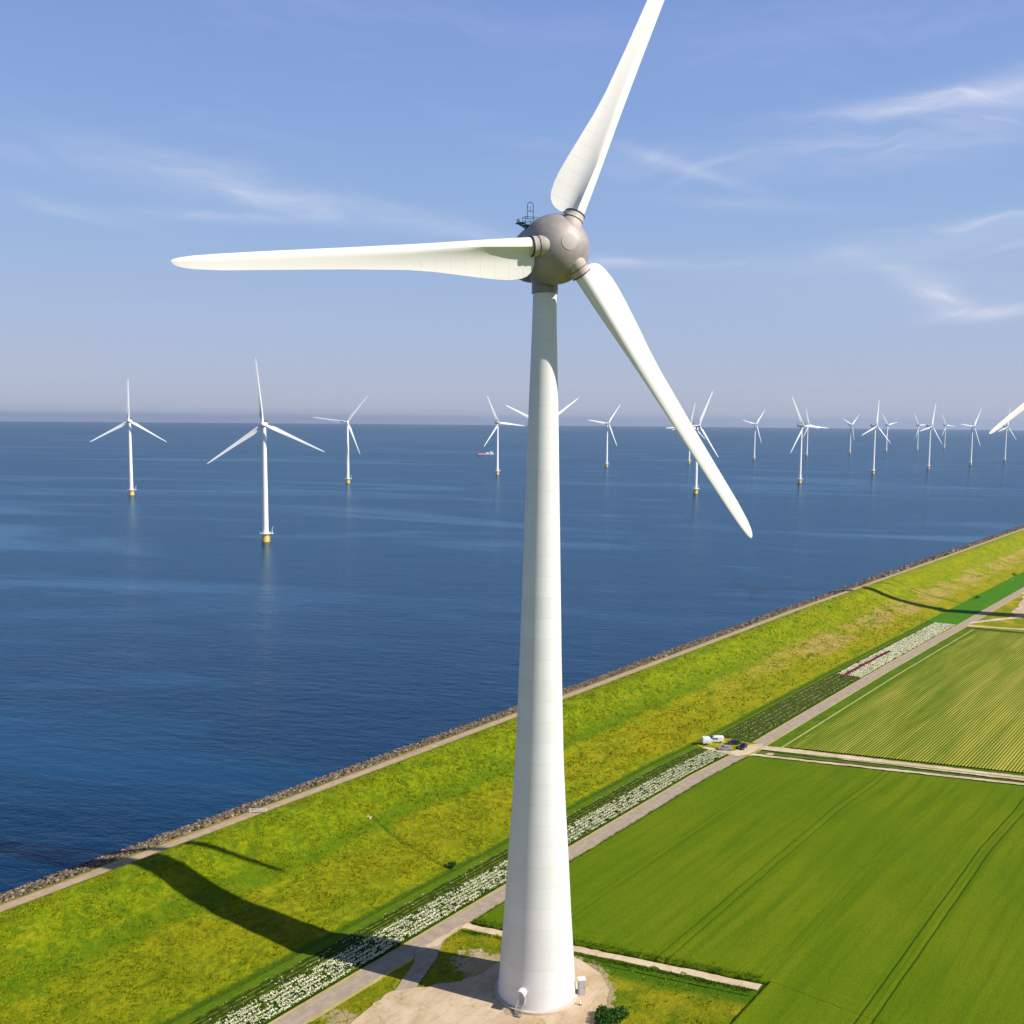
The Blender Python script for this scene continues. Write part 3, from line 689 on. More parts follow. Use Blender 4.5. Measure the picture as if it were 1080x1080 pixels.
def m_spin(g, b):
    o = objc(g); x, y, z = g.xyz(o); n = g.noise(o, .6, 5, .6)
    a = g.m('ARCTAN2', y, x); fr = g.m('FRACT', g.m('MULTIPLY', a, 18 / (2 * pi))); wn = g.n('ShaderNodeTexWhiteNoise', noise_dimensions='1D'); g.put(wn.inputs['W'], g.m('FLOOR', g.m('MULTIPLY', a, 18 / (2 * pi))))
    c = g.mix(g.ss(n, .35, .7), (.34, .295, .28), (.41, .36, .34)); c = g.mix(g.m('MULTIPLY', wn.outputs[0], .22), c, (.31, .27, .26))
    c = g.mix(g.m('MULTIPLY', g.m('LESS_THAN', fr, .03), .35), c, (.16, .14, .13))
    g.l.new(c, b.inputs['Base Color']); b.inputs['Roughness'].default_value = .6; b.inputs['Metallic'].default_value = .3
M_SPIN = mat('spinner_aluminium', m_spin)
M_CAP = mat('cap_aluminium', col=(.45, .40, .38), rough=.65)
M_NAC = mat('nacelle_aluminium', lambda g, b: g.l.new(g.mix(g.noise(objc(g), .7, 4), (.20, .19, .19), (.30, .28, .28)), b.inputs['Base Color']), rough=.45, metal=.35)
M_DARK = mat('dark_seal', col=(.03, .026, .022), rough=.7)
M_ROOT = mat('blade_collar_paint', col=(.50, .43, .38), rough=.6)
M_BLUE = mat('painted_steel', col=(.11, .17, .24), rough=.5)
M_WHITE = mat('white_paint', lambda g, b: g.l.new(g.mix(g.noise(objc(g), 2.0, 4), (.82, .81, .78), (.72, .71, .68)), b.inputs['Base Color']), rough=.45)
M_GREYP = mat('grey_paint', lambda g, b: g.l.new(g.mix(g.noise(objc(g), 1.5, 4), (.50, .48, .46), (.38, .36, .35)), b.inputs['Base Color']), rough=.55)
M_STEEL = mat('galvanised_steel', col=(.52, .52, .50), rough=.4, metal=.6)
M_CONC = mat('plain_concrete', lambda g, b: g.l.new(g.mix(g.noise(objc(g), .9, 5, .7), (.50, .43, .34), (.60, .52, .42)), b.inputs['Base Color']), rough=.9)
M_GLASS = mat('dark_glass', col=(.015, .02, .03), rough=.08)

def tab3(t, r):
    for p, q in zip(t, t[1:]):
        if r <= q[0]:
            k = (r - p[0]) / (q[0] - p[0]); k = max(0, min(1, k)); return [a + (b_ - a) * k for a, b_ in zip(p[1:], q[1:])]
    return list(t[-1][1:])
# span, leading half, trailing half, half thickness, tail exponent, twist
BT = [(5.0, 1.52, 1.52, 1.5, 1, 14), (5.25, 1.52, 1.6, 1.5, 1, 14), (5.3, 1.5, 2.7, 1.48, 6, 14), (5.5, 1.5, 3.5, 1.48, 7, 14), (5.9, 1.5, 4.15, 1.47, 7, 14), (6.6, 1.49, 4.75, 1.46, 7, 14), (7.6, 1.48, 5.1, 1.44, 6.8, 14), (9.5, 1.45, 5.25, 1.39, 6, 12.5), (11.5, 1.42, 5.12, 1.32, 5, 11), (14.5, 1.36, 4.72, 1.16, 4.0, 9),
      (17, 1.3, 4.32, 1.02, 3.2, 7.5), (19.5, 1.24, 3.92, .88, 2.6, 6), (23, 1.16, 3.35, .72, 2.1, 4.8), (27.5, 1.08, 2.85, .56, 1.7, 3.6), (36.8, .98, 2.35, .36, 1.3, 1.8), (47.2, .92, 1.95, .24, 1.2, .8), (55.7, .80, 1.65, .16, 1.2, .2), (59.5, .66, 1.32, .12, 1.2, 0), (61.2, .50, 1.0, .10, 1.2, 0), (62.1, .35, .68, .07, 1.2, 0), (62.55, .18, .36, .04, 1.2, 0), (62.67, .06, .12, .02, 1.2, 0)]
def blade_mesh(tab, name, material, nsec=14, bend=0.0, sc=1.0, dense=None):
    b = MB(); rs = []
    for p, q in zip(tab, tab[1:]):
        n = dense or max(1, int((q[0] - p[0]) / 2.0)); rs += [p[0] + (q[0] - p[0]) * i / n for i in range(n)]
    rs.append(tab[-1][0]); nn = None
    for r in rs:
        ld, tr, a, pw, tw = tab3(tab, r); loop = []
        ch = ld + tr; w = min(1, max(0, (r / tab[-1][0] - .22) / .22)); le = a * (1 - w) + max(a, .32 * ch) * w; xm = -ld + le
        circ = tr < ld * 1.25 and pw < 1.01
        up = []
        for i in range(nsec + 1):
            if i <= nsec // 2 and not circ:
                q = pi - (pi / 2) * i / (nsec // 2); up.append((xm + le * cos(q), a * sin(q)))
            elif circ:
                q = pi - pi * i / nsec; up.append((ld * cos(q), a * sin(q)))
            else:
                s = (i - nsec // 2) / (nsec - nsec // 2); x = xm + (tr - xm) * s; up.append((x, a * ((1 - s) ** pw) + .035 * (1 - .6 * s)))
        loop = up + [(x, -y * (.8 if pw > 1 else 1)) for x, y in reversed(up[1:-1])] + ([] if circ else [])
        t = radians(tw)
        if nn is None: nn = len(loop)
        yb = bend * (r / tab[-1][0]) ** 2
        for x, y in loop:
            b.v.append((x * cos(t) + y * sin(t), -x * sin(t) + y * cos(t) + yb, r))
    for i in range(len(rs) - 1):
        for k in range(nn):
            k2 = (k + 1) % nn; b.f.append((i * nn + k, i * nn + k2, (i + 1) * nn + k2, (i + 1) * nn + k))
    b.f.append(tuple(range(nn - 1, -1, -1))); b.f.append(tuple((len(rs) - 1) * nn + k for k in range(nn)))
    b.v = [(x * sc, y * sc, z * sc) for x, y, z in b.v]
    return b
def copy_tree(o, parent=None):
    c = o.copy(); COL.objects.link(c); c.parent = parent
    for ch in list(o.children): copy_tree(ch, c)
    return c
def rotor_frame(psi, tilt):
    n = Vector((sin(psi) * cos(tilt), -cos(psi) * cos(tilt), sin(tilt))); s = Vector((-cos(psi), -sin(psi), 0)); u = s.cross(n)
    if u.z < 0: u = -u
    return n, s, u
def blade_matrix(n, s, u, ang, hub):
    """ang measured from 'left' towards 'up' as seen from the front; the rotor turns clockwise"""
    d = s * cos(ang) + u * sin(ang); mo = -s * sin(ang) + u * cos(ang)
    M_ = Matrix((-mo, n, d)).transposed()
    M_ = M_.to_4x4(); M_.translation = hub; return M_

TOWER_PROF = [(7.35, -.2), (7.3, .5), (7.0, 4), (6.72, 8.4), (6.2, 15.8), (5.55, 26.8), (4.92, 36), (4.42, 44.8), (3.83, 62.5), (3.2, 86.7), (2.62, 108.7), (2.2, 122), (2.05, 128.7)]
def dense_prof(pr, n):
    out = []
    for (r0, z0), (r1, z1) in zip(pr, pr[1:]):
        k = max(1, int((z1 - z0) / n)); out += [(r0 + (r1 - r0) * i / k, z0 + (z1 - z0) * i / k) for i in range(k)]
    return out + [pr[-1]]
def onshore_turbine(label, loc, psi, tilt, oh, ph, cone_x=True):
    t = thing('wind_turbine', label, 'wind turbine', loc, 0, 'onshore wind turbines on the polder side')
    b = MB(); b.lathe(dense_prof(TOWER_PROF, 3.75), 96); b.build('tower', M_TOWER, t, smooth='auto')
    b = MB(); b.lathe([(2.1, 128.3), (2.3, 128.35), (2.3, 130.2), (2.6, 131), (2.6, 132)], 64); b.build('yaw_collar', M_NAC, t, smooth='auto')
    b = MB(); b.lathe([(7.9, .05), (7.9, .36), (7.2, .40)], 96, cap=False); b.build('foundation_ring', M_CONC, t, smooth='auto')
    n, s, u = rotor_frame(psi, tilt); top = Vector((0, 0, 135)); ax = Matrix((s, -u, n)).transposed()
    if ax.determinant() < 0: ax = Matrix((s, u, n)).transposed()
    A4 = ax.to_4x4(); A4.translation = top
    def place(o): o.matrix_local = A4; return o
    b = MB(); b.lathe([(.01, -11.8), (1.1, -11.6), (2.4, -10.7), (3.3, -9.2), (4.1, -7.0), (4.7, -4.4), (4.95, -2.0), (5.0, .4), (4.95, 1.9), (4.6, 1.92)], 64)
    place(b.build('nacelle', M_NAC, t, smooth='auto')).matrix_local = Matrix.Translation((-.15, 0, .62)) @ A4
    R_, z0 = 5.87, 4.1; pr = []
    for i in range(41):
        q = radians(-63 + (90 - 10.5 + 63) * i / 40); pr.append((R_ * cos(q), z0 + R_ * sin(q)))
    sp = MB(); sp.lathe([(4.6, pr[0][1] + .02)] + pr, 96); sp_o = place(sp.build('spinner', M_SPIN, t, smooth='auto'))
    b = MB(); capr = []
    for i in range(10):
        q = radians(76.5 + 13.4 * i / 9); capr.append(((R_ + .05) * cos(q), z0 + (R_ + .05) * sin(q)))
    b.lathe([(capr[0][0], capr[0][1] - .1)] + capr, 48); place(b.build('nose_cap', M_CAP, t, smooth='auto'))
    hub = top + n * oh
    for k in range(3):
        M_ = blade_matrix(n, s, u, ph + k * 2 * pi / 3, hub)
        b = blade_mesh(BT, 'blade', M_BLADE, 18); bl = b.build('blade', M_BLADE, t, smooth='auto'); bl.matrix_local = M_
        c = MB(); c.lathe([(1.75, 3.2), (1.72, 4.55), (1.68, 4.6), (1.66, 5.9), (1.4, 5.95)], 48); co = c.build('root_collar', M_ROOT, bl, smooth='auto')
        d = MB(); d.lathe([(1.6, 4.66), (1.76, 4.67), (1.76, 4.76), (1.6, 4.77)], 48); d.lathe([(1.5, 5.74), (1.74, 5.75), (1.74, 5.92), (1.5, 5.94)], 48); d.build('seal_ring', M_DARK, bl, smooth='auto')
    # service platform with hoop, railing and beacon on top of the nacelle
    X = Vector((-s.x, -s.y, 0)).normalized(); Yb = Vector((-n.x, -n.y, 0)).normalized()   # right seen from the front, backwards
    def pt_(x, y, z): return tuple(Vector((0, 0, 135)) + X * x + Yb * y + Vector((0, 0, z)))
    m1 = MB()
    for x in (-3.3, -1.8, -.6, .6): 
        for y in (1.2, 2.6): m1.tube([pt_(x, y, 5.0), pt_(x, y, 6.5)], .045)
    for z in (5.75, 6.5):
        for y in (1.2, 2.6): m1.tube([pt_(-3.3, y, z), pt_(1.2, y, z)], .045)
        m1.tube([pt_(-3.3, 1.2, z), pt_(-3.3, 2.6, z)], .045)
    for x0, x1, z in ((-3.4, 1.2, 5.1), (-4.6, -3.2, 5.4)):
        for i in range(6): m1.tube([pt_(x0, 1.2 + .28 * i, z), pt_(x1, 1.2 + .28 * i, z)], .10)
    m1.tube([pt_(-4.6, 1.9, 5.4), pt_(-2.6, 1.9, 4.4)], .12); m1.tube([pt_(-2.8, 1.9, 4.0), pt_(-2.8, 1.9, 5.2)], .22)
    m1.tube([pt_(0.8, 1.9, 5.9), pt_(1.7, 1.9, 6.6), pt_(2.4, 1.9, 6.3)], .06)
    m1.build('service_platform', M_BLUE, t)
    m2 = MB(); hp = [pt_(-2.65, 1.9, 6.2), pt_(-2.65, 1.9, 8.6)]
    for i in range(9): q = pi - pi * i / 8; hp.append(pt_(-2.1 + .55 * cos(q), 1.9, 8.6 + .55 * sin(q)))
    hp += [pt_(-1.55, 1.9, 6.2)]; m2.tube(hp, .055); m2.tube([pt_(-2.65, 1.9, 7.6), pt_(-1.55, 1.9, 7.6)], .05); m2.tube([pt_(-2.1, 1.9, 7.6), pt_(-2.1, 1.9, 8.5)], .04); m2.build('lightning_hoop', M_BLUE, t)
    m3 = MB(); m3.lathe([(.22, 0), (.27, .1), (.27, .5), (.1, .62)], 12, Matrix.Translation(pt_(-4.4, 1.9, 5.5))); m3.build('beacon', M_WHITE, t, smooth='auto')
    return t
t1 = onshore_turbine('huge white wind turbine with grey ball hub standing on the sandy pad in the foreground', (TX, TY, .2), .382, radians(4.0), 7.3, -.11)
# door with a rounded canopy and steps, front left of the base
ang = math.atan2(-7.0, -2.9); 
D0 = bpy.data.objects.new('door', None)
def local_box(b, rr_, tt, z, d, a_=ang): 
    c = (rr_ * cos(a_) - tt * sin(a_), rr_ * sin(a_) + tt * cos(a_), z); b.box(c, d, a_)
b = MB(); local_box(b, 7.25, 0, 2.45, (.35, 1.05, 2.3)); dr = b.build('door', M_GREYP, t1)
b = MB()
for i in range(9):
    q0, q1 = pi * i / 9, pi * (i + 1) / 9
    for q in ((q0 + q1) / 2,): local_box(b, 7.6, .62 * cos(q), 3.55 + .62 * sin(q), (1.5, .30, .30))
b.build('door_canopy', M_WHITE, dr)
b = MB()
for i in range(5): local_box(b, 7.85 + .34 * i, 0, 1.2 - .24 * i, (.36, 1.1, .06))
for sd in (-.62, .62):
    for k in range(4): 
        r0 = 7.7 + .5 * k; local_box(b, r0, sd, (1.3 - .33 * k) + .5, (.05, .05, 1.3))
    c0 = Vector(((7.6) * cos(ang) - sd * sin(ang), 7.6 * sin(ang) + sd * cos(ang), 2.5)); c1 = Vector((9.3 * cos(ang) - sd * sin(ang), 9.3 * sin(ang) + sd * cos(ang), 1.2))
    b.tube([c0, c1], .04); b.tube([c0 - Vector((0, 0, .5)), c1 - Vector((0, 0, .5))], .04)
b.build('entrance_steps', M_STEEL, t1)
t2 = onshore_turbine('onshore wind turbine mostly out of frame at the right edge, one blade reaching in', (293.2, 536.9, .2), .34, radians(4.0), 7.3, -radians(33))

def w3(al, ac, z=0): return P(al, ac, z)
# transformer cabinet and marker by the base
cx, cy, _ = w3(4.0, -7.4); tc = thing('electrical_cabinet', 'tall pale grey electrical cabinet against the right side of the tower base', 'cabinet', (cx, cy, .2), radians(8))
b = MB(); b.box((0, 0, 1.6), (1.25, 1.1, 2.9)); b.build('cabinet_body', M_GREYP, tc); b = MB(); b.box((0, 0, 3.1), (1.42, 1.28, .12)); b.build('cabinet_lid', M_WHITE, tc); b = MB(); b.box((0, 0, .08), (1.35, 1.2, .16)); b.build('cabinet_plinth', M_CONC, tc)
b = MB(); b.box((.0, -.56, 1.6), (1.02, .03, 2.5)); dd = b.build('cabinet_door', M_GREYP, tc); b = MB(); b.box((.38, -.60, 1.7), (.05, .05, .3)); b.build('handle', M_DARK, dd)
cx, cy, _ = w3(1.2, -9.0); tb = thing('marker_post', 'short white marker post standing on the sandy pad below the cabinet', 'post', (cx, cy, .2))
b = MB(); b.lathe([(.16, 0), (.16, .7), (.1, .85)], 12); b.build('post', M_WHITE, tb, smooth='auto'); b = MB(); b.lathe([(.26, 0), (.24, .12)], 12); b.build('foot', M_DARK, tb)
# concrete drain heads on the slope
for (a, c, s, lb) in ((26.6, 72.8, .55, 'pale concrete drain head in the near dike slope'), (596, 45.2, 2.0, 'pale concrete drain head at the foot of the far dike')):
    x, y, _ = w3(a, c); z = dike_z(a, c); M_SILT = mat('silted_concrete', col=(.44, .35, .20), rough=.9); td = thing('drain_head', lb, 'drain', (x, y, z), radians(-38)); b = MB()
    b.box((-.9 * s, 0, 0), (.25 * s, 1.6 * s, .9)); b.box((.9 * s, 0, 0), (.25 * s, 1.6 * s, .9)); b.build('headwall', M_SILT, td); b = MB(); b.box((0, 0, .12), (1.6 * s, 1.5 * s, .3)); b.build('cover_slab', M_SILT, td)
# barrier gate on the dike path
x, y, _ = w3(7.2, 92.2); tg = thing('barrier_gate', 'low white steel barrier gate across the dike path', 'gate', (x, y, 8.1), radians(4))
b = MB()
for z in (.45, .8, 1.15): b.tube([(-1.9, 0, z), (1.9, 0, z)], .05)
b.tube([(-1.9, 0, .45), (1.9, 0, 1.15)], .04); b.build('gate_frame', M_WHITE, tg)
for q in (-2.0, 2.0): b = MB(); b.lathe([(.09, 0), (.09, 1.35)], 10, Matrix.Translation((q, 0, 0))); b.build('post', M_WHITE, tg)

# ------------------------------------------------------------------ offshore turbines
M_OFF = mat('offshore_white', lambda g, b: g.l.new(g.mix(g.noise(objc(g), .2, 3), (.87, .86, .83), (.82, .81, .78)), b.inputs['Base Color']), rough=.4)
M_YEL = mat('transition_yellow', lambda g, b: g.l.new(g.mix(g.noise(objc(g), .6, 4), (.86, .58, .15), (.76, .48, .12)), b.inputs['Base Color']), rough=.5)
OT = [(1.2, 1.1, 1.1, 1.1, 1, 14), (3.2, 1.1, 1.1, 1.1, 1, 14), (6.5, 1.2, 1.9, .75, 2.2, 13), (10, 1.2, 2.6, .62, 2, 11), (15, 1.1, 2.35, .5, 1.8, 8), (25, .9, 1.75, .34, 1.5, 4), (38, .7, 1.2, .2, 1.3, 1.5), (48, .5, .85, .12, 1.2, 0), (52.5, .3, .55, .07, 1.2, 0), (54.2, .06, .12, .03, 1.2, 0)]
def offshore_proto():
    t = thing('offshore_wind_turbine', 'x', 'wind turbine', (0, 0, 0), 0, 'offshore wind turbines standing in the lake')
    b = MB(); b.lathe([(2.55, 7.0), (2.5, 14), (2.2, 50), (1.75, 88), (1.7, 93.2)], 32); b.build('tower', M_OFF, t, smooth='auto')
    b = MB(); b.lathe([(2.95, -4), (2.95, 6.3)], 32); b.tube([(3.4, -.9, -2), (3.4, -.9, 6.4)], .18); b.tube([(3.4, .9, -2), (3.4, .9, 6.4)], .18)
    for z in range(0, 6): b.tube([(3.4, -.9, z), (3.4, .9, z)], .08)
    b.build('transition_piece', M_YEL, t, smooth='auto')
    b = MB(); b.lathe([(3.0, 6.2), (4.6, 6.5), (4.6, 6.8), (2.6, 6.9)], 24); b.box((5.2, 0, 6.65), (2.6, 3.6, .28))
    for k in range(12): q = 2 * pi * k / 12; b.tube([(4.5 * cos(q), 4.5 * sin(q), 6.8), (4.5 * cos(q), 4.5 * sin(q), 8.0)], .07)
    b.lathe([(4.5, 7.95), (4.58, 8.0), (4.5, 8.08), (4.42, 8.0), (4.5, 7.95)], 24, cap=False)
    b.build('platform', M_OFF, t, smooth='auto')
    b = MB(); b.tube([(5.4, .8, 6.7), (5.4, .8, 10.8), (6.6, .8, 12.2)], .16); b.build('davit_crane', M_OFF, t)
    b = MB(); hx = 2.0      # nacelle, long axis along local y (front = -y)
    pr = [(-2.4, 1.75), (-1.0, 2.05), (3.5, 2.1), (7.8, 2.0), (9.6, 1.6)]
    vs = []; fs = []; kk = 12
    for y, r in pr:
        for k in range(kk):
            q = 2 * pi * (k + .5) / kk; cx_ = max(-.82, min(.82, cos(q))) / .82; cz_ = max(-.82, min(.82, sin(q))) / .82
            vs.append((cx_ * r * .95, y, 95 + cz_ * r * .95))
    for i in range(len(pr) - 1):
        for k in range(kk): k2 = (k + 1) % kk; fs.append((i * kk + k, i * kk + k2, (i + 1) * kk + k2, (i + 1) * kk + k))
    fs.append(tuple(range(kk))); fs.append(tuple((len(pr) - 1) * kk + k for k in reversed(range(kk)))); b.add(vs, fs)
    b.build('nacelle', M_OFF, t, smooth='auto')
    b = MB(); b.box((0, 7.4, 97.8), (3.6, 2.2, 1.8)); b.build('cooler', M_NAC, t)
    n, s, u = rotor_frame(0, radians(5)); hub = Vector((0, -5.0, 95.2)); A4 = Matrix((s, -u, n)).transposed()
    if A4.determinant() < 0: A4 = Matrix((s, u, n)).transposed()
    A4 = A4.to_4x4(); A4.translation = hub
    b = MB(); b.lathe([(1.55, -2.6), (1.75, -1.2), (1.75, .8), (1.3, 2.0), (.6, 2.6), (.05, 2.75)], 24); o = b.build('hub', M_OFF, t, smooth='auto'); o.matrix_local = A4
    for k in range(3):
        o = blade_mesh(OT, 'blade', M_OFF, 10, .6).build('blade', M_OFF, t, smooth='auto'); o['k'] = k
    return t, hub
proto, ohub = offshore_proto()
n0, s0_, u0_ = rotor_frame(0, radians(5))
# x, y, clockwise phase of the first blade from upright, heading, label
OFF = [(-491, 1261, 0, 10, 'leftmost offshore turbine on the lake, one blade pointing straight up'),
 (-201, 795, 354, 4, 'nearest and largest offshore turbine on the lake, yellow foot with white platform'),
 (-258, 1536, 38, 4, 'offshore turbine third from left, one blade level to the left and one up right'),
 (-28, 1809, 336, 26, 'offshore turbine beside the small red and white ship, just left of the big tower'),
 (35.5, 1133, 54, 24, 'offshore turbine hidden behind the big tower, only two upper blade tips showing'),
 (207, 2159, 38, 28, 'offshore turbine alone between the big tower and the lower right blade'),
 (257, 1373, 26, 22, 'offshore turbine crossed by the big turbine\'s lower right blade, the larger of that pair'),
 (427, 2375, 14, 18, 'smaller far offshore turbine mostly hidden behind the big turbine\'s lower right blade'),
 (656, 2667, 42, 34, 'small offshore turbine standing alone right of the lower blade tip\'s pair'),
 (480, 1637, 334, 26, 'tall offshore turbine in front of an overlapping smaller one, right of the blade tip'),
 (889, 2969, 344, 42, 'small offshore turbine partly overlapped by the taller one just left of it'),
 (1125, 3277, 52, 38, 'small distant offshore turbine with blades in an open V and one hanging down'),
 (720, 1958, 10, 34, 'offshore turbine whose right blade points at a smaller turbine close behind it'),
 (1331, 3501, 318, 34, 'distant small offshore turbine just right of a larger one with a low right blade'),
 (1556, 3779, 328, 30, 'distant small offshore turbine left of and touching the larger turbine\'s blade'),
 (930, 2194, 18, 36, 'larger offshore turbine between two small distant ones near the right side'),
 (1792, 4081, 334, 28, 'farthest and smallest offshore turbine, right of the larger middle one'),
 (1134, 2430, 36, 32, 'offshore turbine with a level left blade, just left of the onshore blade tip'),
 (1361, 2716, 14, 34, 'offshore turbine partly behind the onshore blade entering at the right edge')]
for i, (x, y, ph, psd, lb) in enumerate(OFF):
    o = proto if i == 0 else copy_tree(proto)
    o.location = (x, y, ZW - (x * x + y * y) / (2 * 7.4e6)); o.rotation_euler = (0, 0, radians(psd)); o['label'] = lb
    for ch in o.children:
        if 'k' in ch.keys(): ch.matrix_local = blade_matrix(n0, s0_, u0_, radians(90 + ph + 120 * ch['k']), ohub)
for o in bpy.data.objects:
    if 'k' in o.keys(): del o['k']

# ------------------------------------------------------------------ ship
def ship():
    t = thing('cargo_ship', 'small red and white cargo ship on the water left of a distant turbine', 'ship', (-82, 2882, ZW - .56), radians(12))
    RED = mat('ship_red', col=(.55, .03, .05), rough=.5); HUL = mat('ship_hull', col=(.75, .70, .64), rough=.5); b = MB()
    st = [(-27, .3, 3.4), (-24, 2.6, 3.2), (-19, 4.0, 2.7), (18, 4.2, 2.5), (24, 3.8, 2.8), (26.5, 3.0, 3.0)]; vs = []; fs = []
    for x, w, h in st: vs += [(x + (2 if x < -20 else 0), -w * .8, -1), (x, -w, h), (x, w, h), (x + (2 if x < -20 else 0), w * .8, -1)]
    for i in range(len(st) - 1):
        for k in range(4): q = i * 4; fs.append((q + k, q + (k + 1) % 4, q + 4 + (k + 1) % 4, q + 4 + k))
    fs += [(3, 2, 1, 0), (20, 21, 22, 23)]; b.add(vs, fs); b.build('hull', HUL, t)
    b = MB(); b.box((-12, 0, 4.0), (17, 7, 3.2)); b.box((-15, 0, 6.0), (7, 6, 1.2)); b.build('cargo', RED, t)
    b = MB(); b.box((8, 0, 4.2), (8, 6.5, 3.2)); b.box((20, 0, 5.0), (9, 7, 5.0)); b.box((19, 0, 8.4), (5, 6, 2.2)); b.build('deckhouse', M_WHITE, t)
    b = MB(); b.box((20, 0, 5.6), (9.1, 7.1, .7)); b.box((19, 0, 8.6), (5.1, 6.1, .8)); b.build('window', M_GLASS, t)
    b = MB(); b.tube([(16, 0, 5), (16, 0, 13)], .3); b.build('mast', RED, t)
ship()

# ------------------------------------------------------------------ vehicles
M_TYRE = mat('tyre_rubber', col=(.02, .02, .02), rough=.85); M_RIM = mat('wheel_rim', col=(.45, .45, .46), rough=.35, metal=.7)
M_LAMP = mat('headlamp_glass', col=(.75, .75, .72), rough=.15); M_RED = mat('tail_lamp', col=(.4, .02, .02), rough=.3)
def loft_body(b, secs):
    """secs: list of (x, [(y,z)...]) with equal counts"""
    n = len(secs[0][1]); vs = []; fs = []
    for x, pts in secs: vs += [(x, y, z) for y, z in pts]
    for i in range(len(secs) - 1):
        for k in range(n): k2 = (k + 1) % n; fs.append((i * n + k, i * n + k2, (i + 1) * n + k2, (i + 1) * n + k))
    fs.append(tuple(range(n))); fs.append(tuple((len(secs) - 1) * n + k for k in reversed(range(n)))); b.add(vs, fs)
def ring(w, z0, z1, r=.14, top=None):
    tw = top if top is not None else w
    return [(-w + r * .4, z0), (-w, z0 + r), (-w, z1 - r * .8), (-tw + r * .3, z1 - r * .15), (-tw + r, z1), (tw - r, z1), (tw - r * .3, z1 - r * .15), (w, z1 - r * .8), (w, z0 + r), (w - r * .4, z0)]
def car(label, loc, rz, paint, kind='estate', group='vehicles parked in the lay-by'):
    t = thing('parked_van' if kind == 'van' else 'parked_car', label, 'van' if kind == 'van' else 'car', loc, rz, group); b = MB(); g_ = MB()
    if kind == 'van':
        L, Wd = 2.65, .98
        loft_body(b, [(-L, ring(Wd * .9, .45, .8)), (-L + .12, ring(Wd, .35, 1.0)), (-1.75, ring(Wd, .3, 1.22)), (-1.45, ring(Wd, .3, 1.30)), (-.85, ring(Wd, .3, 2.0, .2, .82)), (-.3, ring(Wd, .3, 2.12, .2, .86)), (L - .15, ring(Wd, .3, 2.12, .2, .86)), (L, ring(Wd * .95, .4, 2.0, .2, .82))])
        for sd in (-1, 1):
            for x0, x1 in ((-1.25, -.45), (-.35, .55)):
                g_.box(((x0 + x1) / 2, sd * (Wd - .01), 1.45), (x1 - x0, .05, .5))
        ws = MB(); ws.add([(-1.49, -.78, 1.33), (-1.49, .78, 1.33), (-.93, .68, 1.96), (-.93, -.68, 1.96)], [(0, 1, 2, 3)]); ws.v = [(x - .03, y, z + .03) for x, y, z in ws.v]
        wx = (-1.75, 1.55); wr = .34
    else:
        L, Wd = 2.25, .90; hh = 1.46 if kind == 'estate' else 1.5; back = 1.95 if kind == 'estate' else 1.75
        loft_body(b, [(-L, ring(Wd * .82, .42, .66)), (-L + .1, ring(Wd * .93, .30, .76)), (-1.25, ring(Wd, .26, .92)), (1.9, ring(Wd, .26, .96)), (L - .05, ring(Wd * .93, .3, .92)), (L, ring(Wd * .85, .42, .82))])
        loft_body(b, [(-1.05, ring(Wd * .86, .90, .95, .03)), (-.30, ring(Wd * .84, .90, hh - .06, .1, .66)), (.2, ring(Wd * .84, .90, hh, .1, .66)), (back - .45, ring(Wd * .84, .90, hh - .03, .1, .66)), (back + .1, ring(Wd * .82, .90, .97, .03))])
        for sd in (-1, 1):
            for x0, x1 in ((-.55, .25), (.33, 1.15)):
                y0, y1 = sd * (Wd * .845 + .012), sd * (.665 + .055)
                g_.add([(x0 - .15, y0, .98), (x1, y0, .98), (x1, y1, hh - .14), (x0 + .2, y1, hh - .14)], [(0, 1, 2, 3)])
        ws = MB(); ws.add([(-1.0, -.70, .97), (-1.0, .70, .97), (-.36, .58, hh - .1), (-.36, -.58, hh - .1)], [(0, 1, 2, 3)]); ws.v = [(x - .03, y, z + .03) for x, y, z in ws.v]
        wx = (-1.4, 1.35); wr = .32
    b.build('body', paint, t, smooth='auto'); g_.build('side_windows', M_GLASS, t); ws.build('windscreen', M_GLASS, t)
    for x in wx:
        for sd in (-1, 1):
            M_ = Matrix.Translation((x, sd * (Wd - .10), wr)) @ Matrix.Rotation(pi / 2, 4, 'X'); w_ = MB(); w_.lathe([(wr * .6, -.11), (wr * .95, -.12), (wr, -.08), (wr, .08), (wr * .95, .12), (wr * .6, .11)], 18, M_); wo = w_.build('wheel', M_TYRE, t, smooth='auto')
            r_ = MB(); r_.lathe([(wr * .58, -.125), (wr * .58, .125)], 14, M_); r_.build('rim', M_RIM, wo)
    for sd in (-1, 1):
        h = MB(); h.box((-L + .06, sd * Wd * .68, .68), (.12, .34, .16)); h.build('headlight', M_LAMP, t)
        h = MB(); h.box((L - .03, sd * Wd * .74, .85), (.08, .2, .25)); h.build('tail_light', M_RED, t)
    return t
P_WHITE = mat('car_white', col=(.80, .80, .79), rough=.3); P_SILV = mat('car_silver', col=(.42, .43, .46), rough=.3, metal=.5); P_BLUE = mat('car_dark_blue', col=(.03, .05, .07), rough=.25, metal=.3); P_BLK = mat('car_black', col=(.012, .012, .018), rough=.25)
def cl(al, ac): x, y = w2(al, ac); return (x, y, .14)
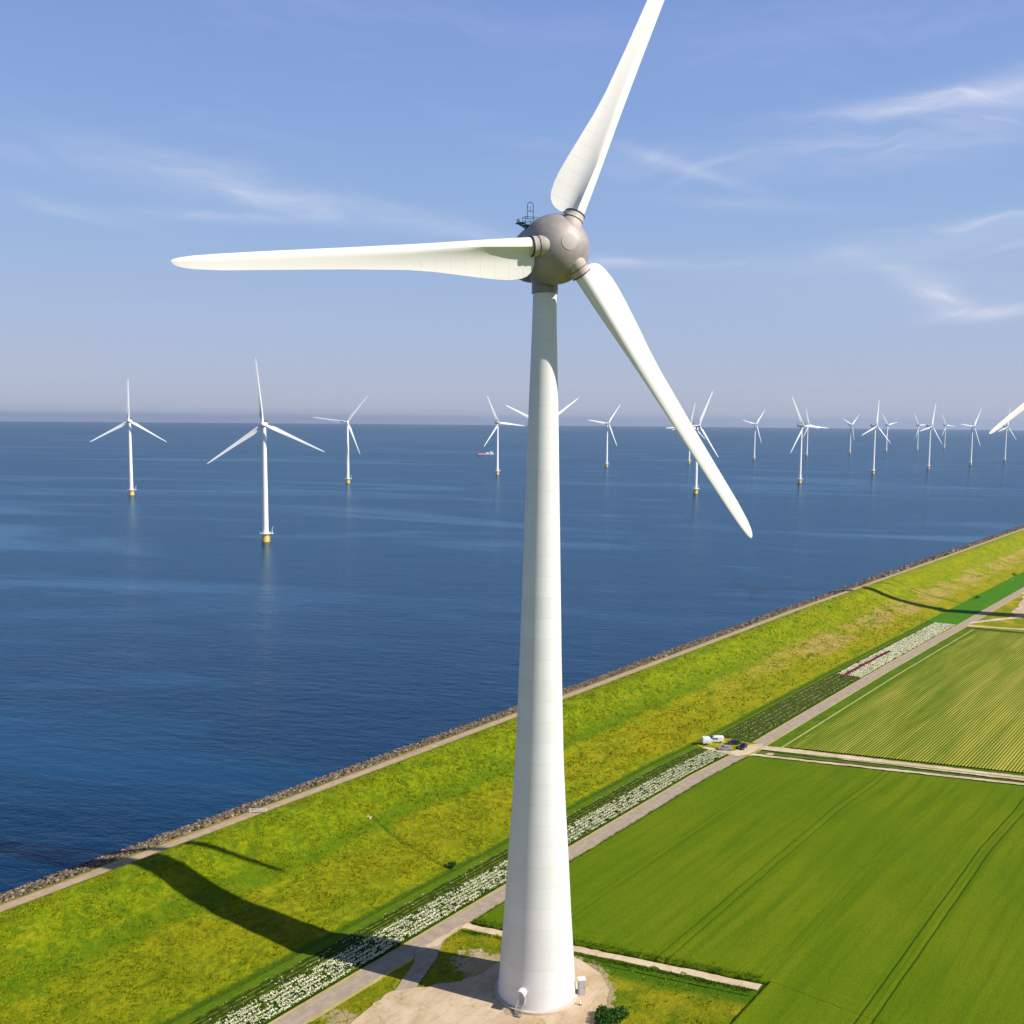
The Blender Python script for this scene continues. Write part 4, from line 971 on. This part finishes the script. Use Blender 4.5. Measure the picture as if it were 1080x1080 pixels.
car('white delivery van parked behind the other vehicles, facing the white trailer', cl(152.2, 40.4), radians(2), P_WHITE, 'van')
car('silver hatchback parked nearest the white tulips in the lay-by', cl(147.2, 34.4), radians(0), P_SILV, 'hatch')
car('dark blue estate car parked right of the white van', cl(154.2, 34.8), radians(3), P_BLUE, 'estate')
car('small black car turned towards the road at the lay-by mouth', cl(152.4, 30.6), radians(58), P_BLK, 'hatch')
x, y, z = cl(148.3, 41.8); tt = thing('box_trailer', 'white box trailer with rounded corners parked left of the white van', 'trailer', (x, y, z), radians(6), 'vehicles parked in the lay-by')
b = MB(); loft_body(b, [(-1.35, ring(.85, .65, 2.2, .2)), (-1.2, ring(.98, .5, 2.45, .22)), (1.2, ring(.98, .5, 2.45, .22)), (1.35, ring(.85, .65, 2.2, .2))]); b.build('trailer_box', P_WHITE, tt, smooth='auto')
b = MB(); b.tube([(1.2, .5, .5), (2.3, 0, .5)], .05); b.tube([(1.2, -.5, .5), (2.3, 0, .5)], .05); b.build('drawbar', M_STEEL, tt)
for sd in (-1, 1):
    M_ = Matrix.Translation((0, sd * .95, .3)) @ Matrix.Rotation(pi / 2, 4, 'X'); b = MB(); b.lathe([(.2, -.1), (.3, -.08), (.3, .08), (.2, .1)], 16, M_); b.build('wheel', M_TYRE, tt, smooth='auto')

# ------------------------------------------------------------------ haze
HX = 70000
hb = MB(); hb.box((0, 0, 0), (2 * HX, 2 * HX, 1))
for i, v in enumerate(hb.v): hb.v[i] = (v[0], v[1], -1100.0 if v[2] < 0 else 260.0)
HM = bpy.data.materials.new('haze'); HM.use_nodes = True; nt = HM.node_tree; nt.nodes.remove(nt.nodes['Principled BSDF'])
pv = nt.nodes.new('ShaderNodeVolumePrincipled'); pv.inputs['Color'].default_value = (.66, .77, .97, 1); pv.inputs['Density'].default_value = 2.6e-5; pv.inputs['Anisotropy'].default_value = .3
nt.links.new(pv.outputs[0], nt.nodes['Material Output'].inputs['Volume'])
ho = hb.build('haze', HM); ho['kind'] = 'stuff'
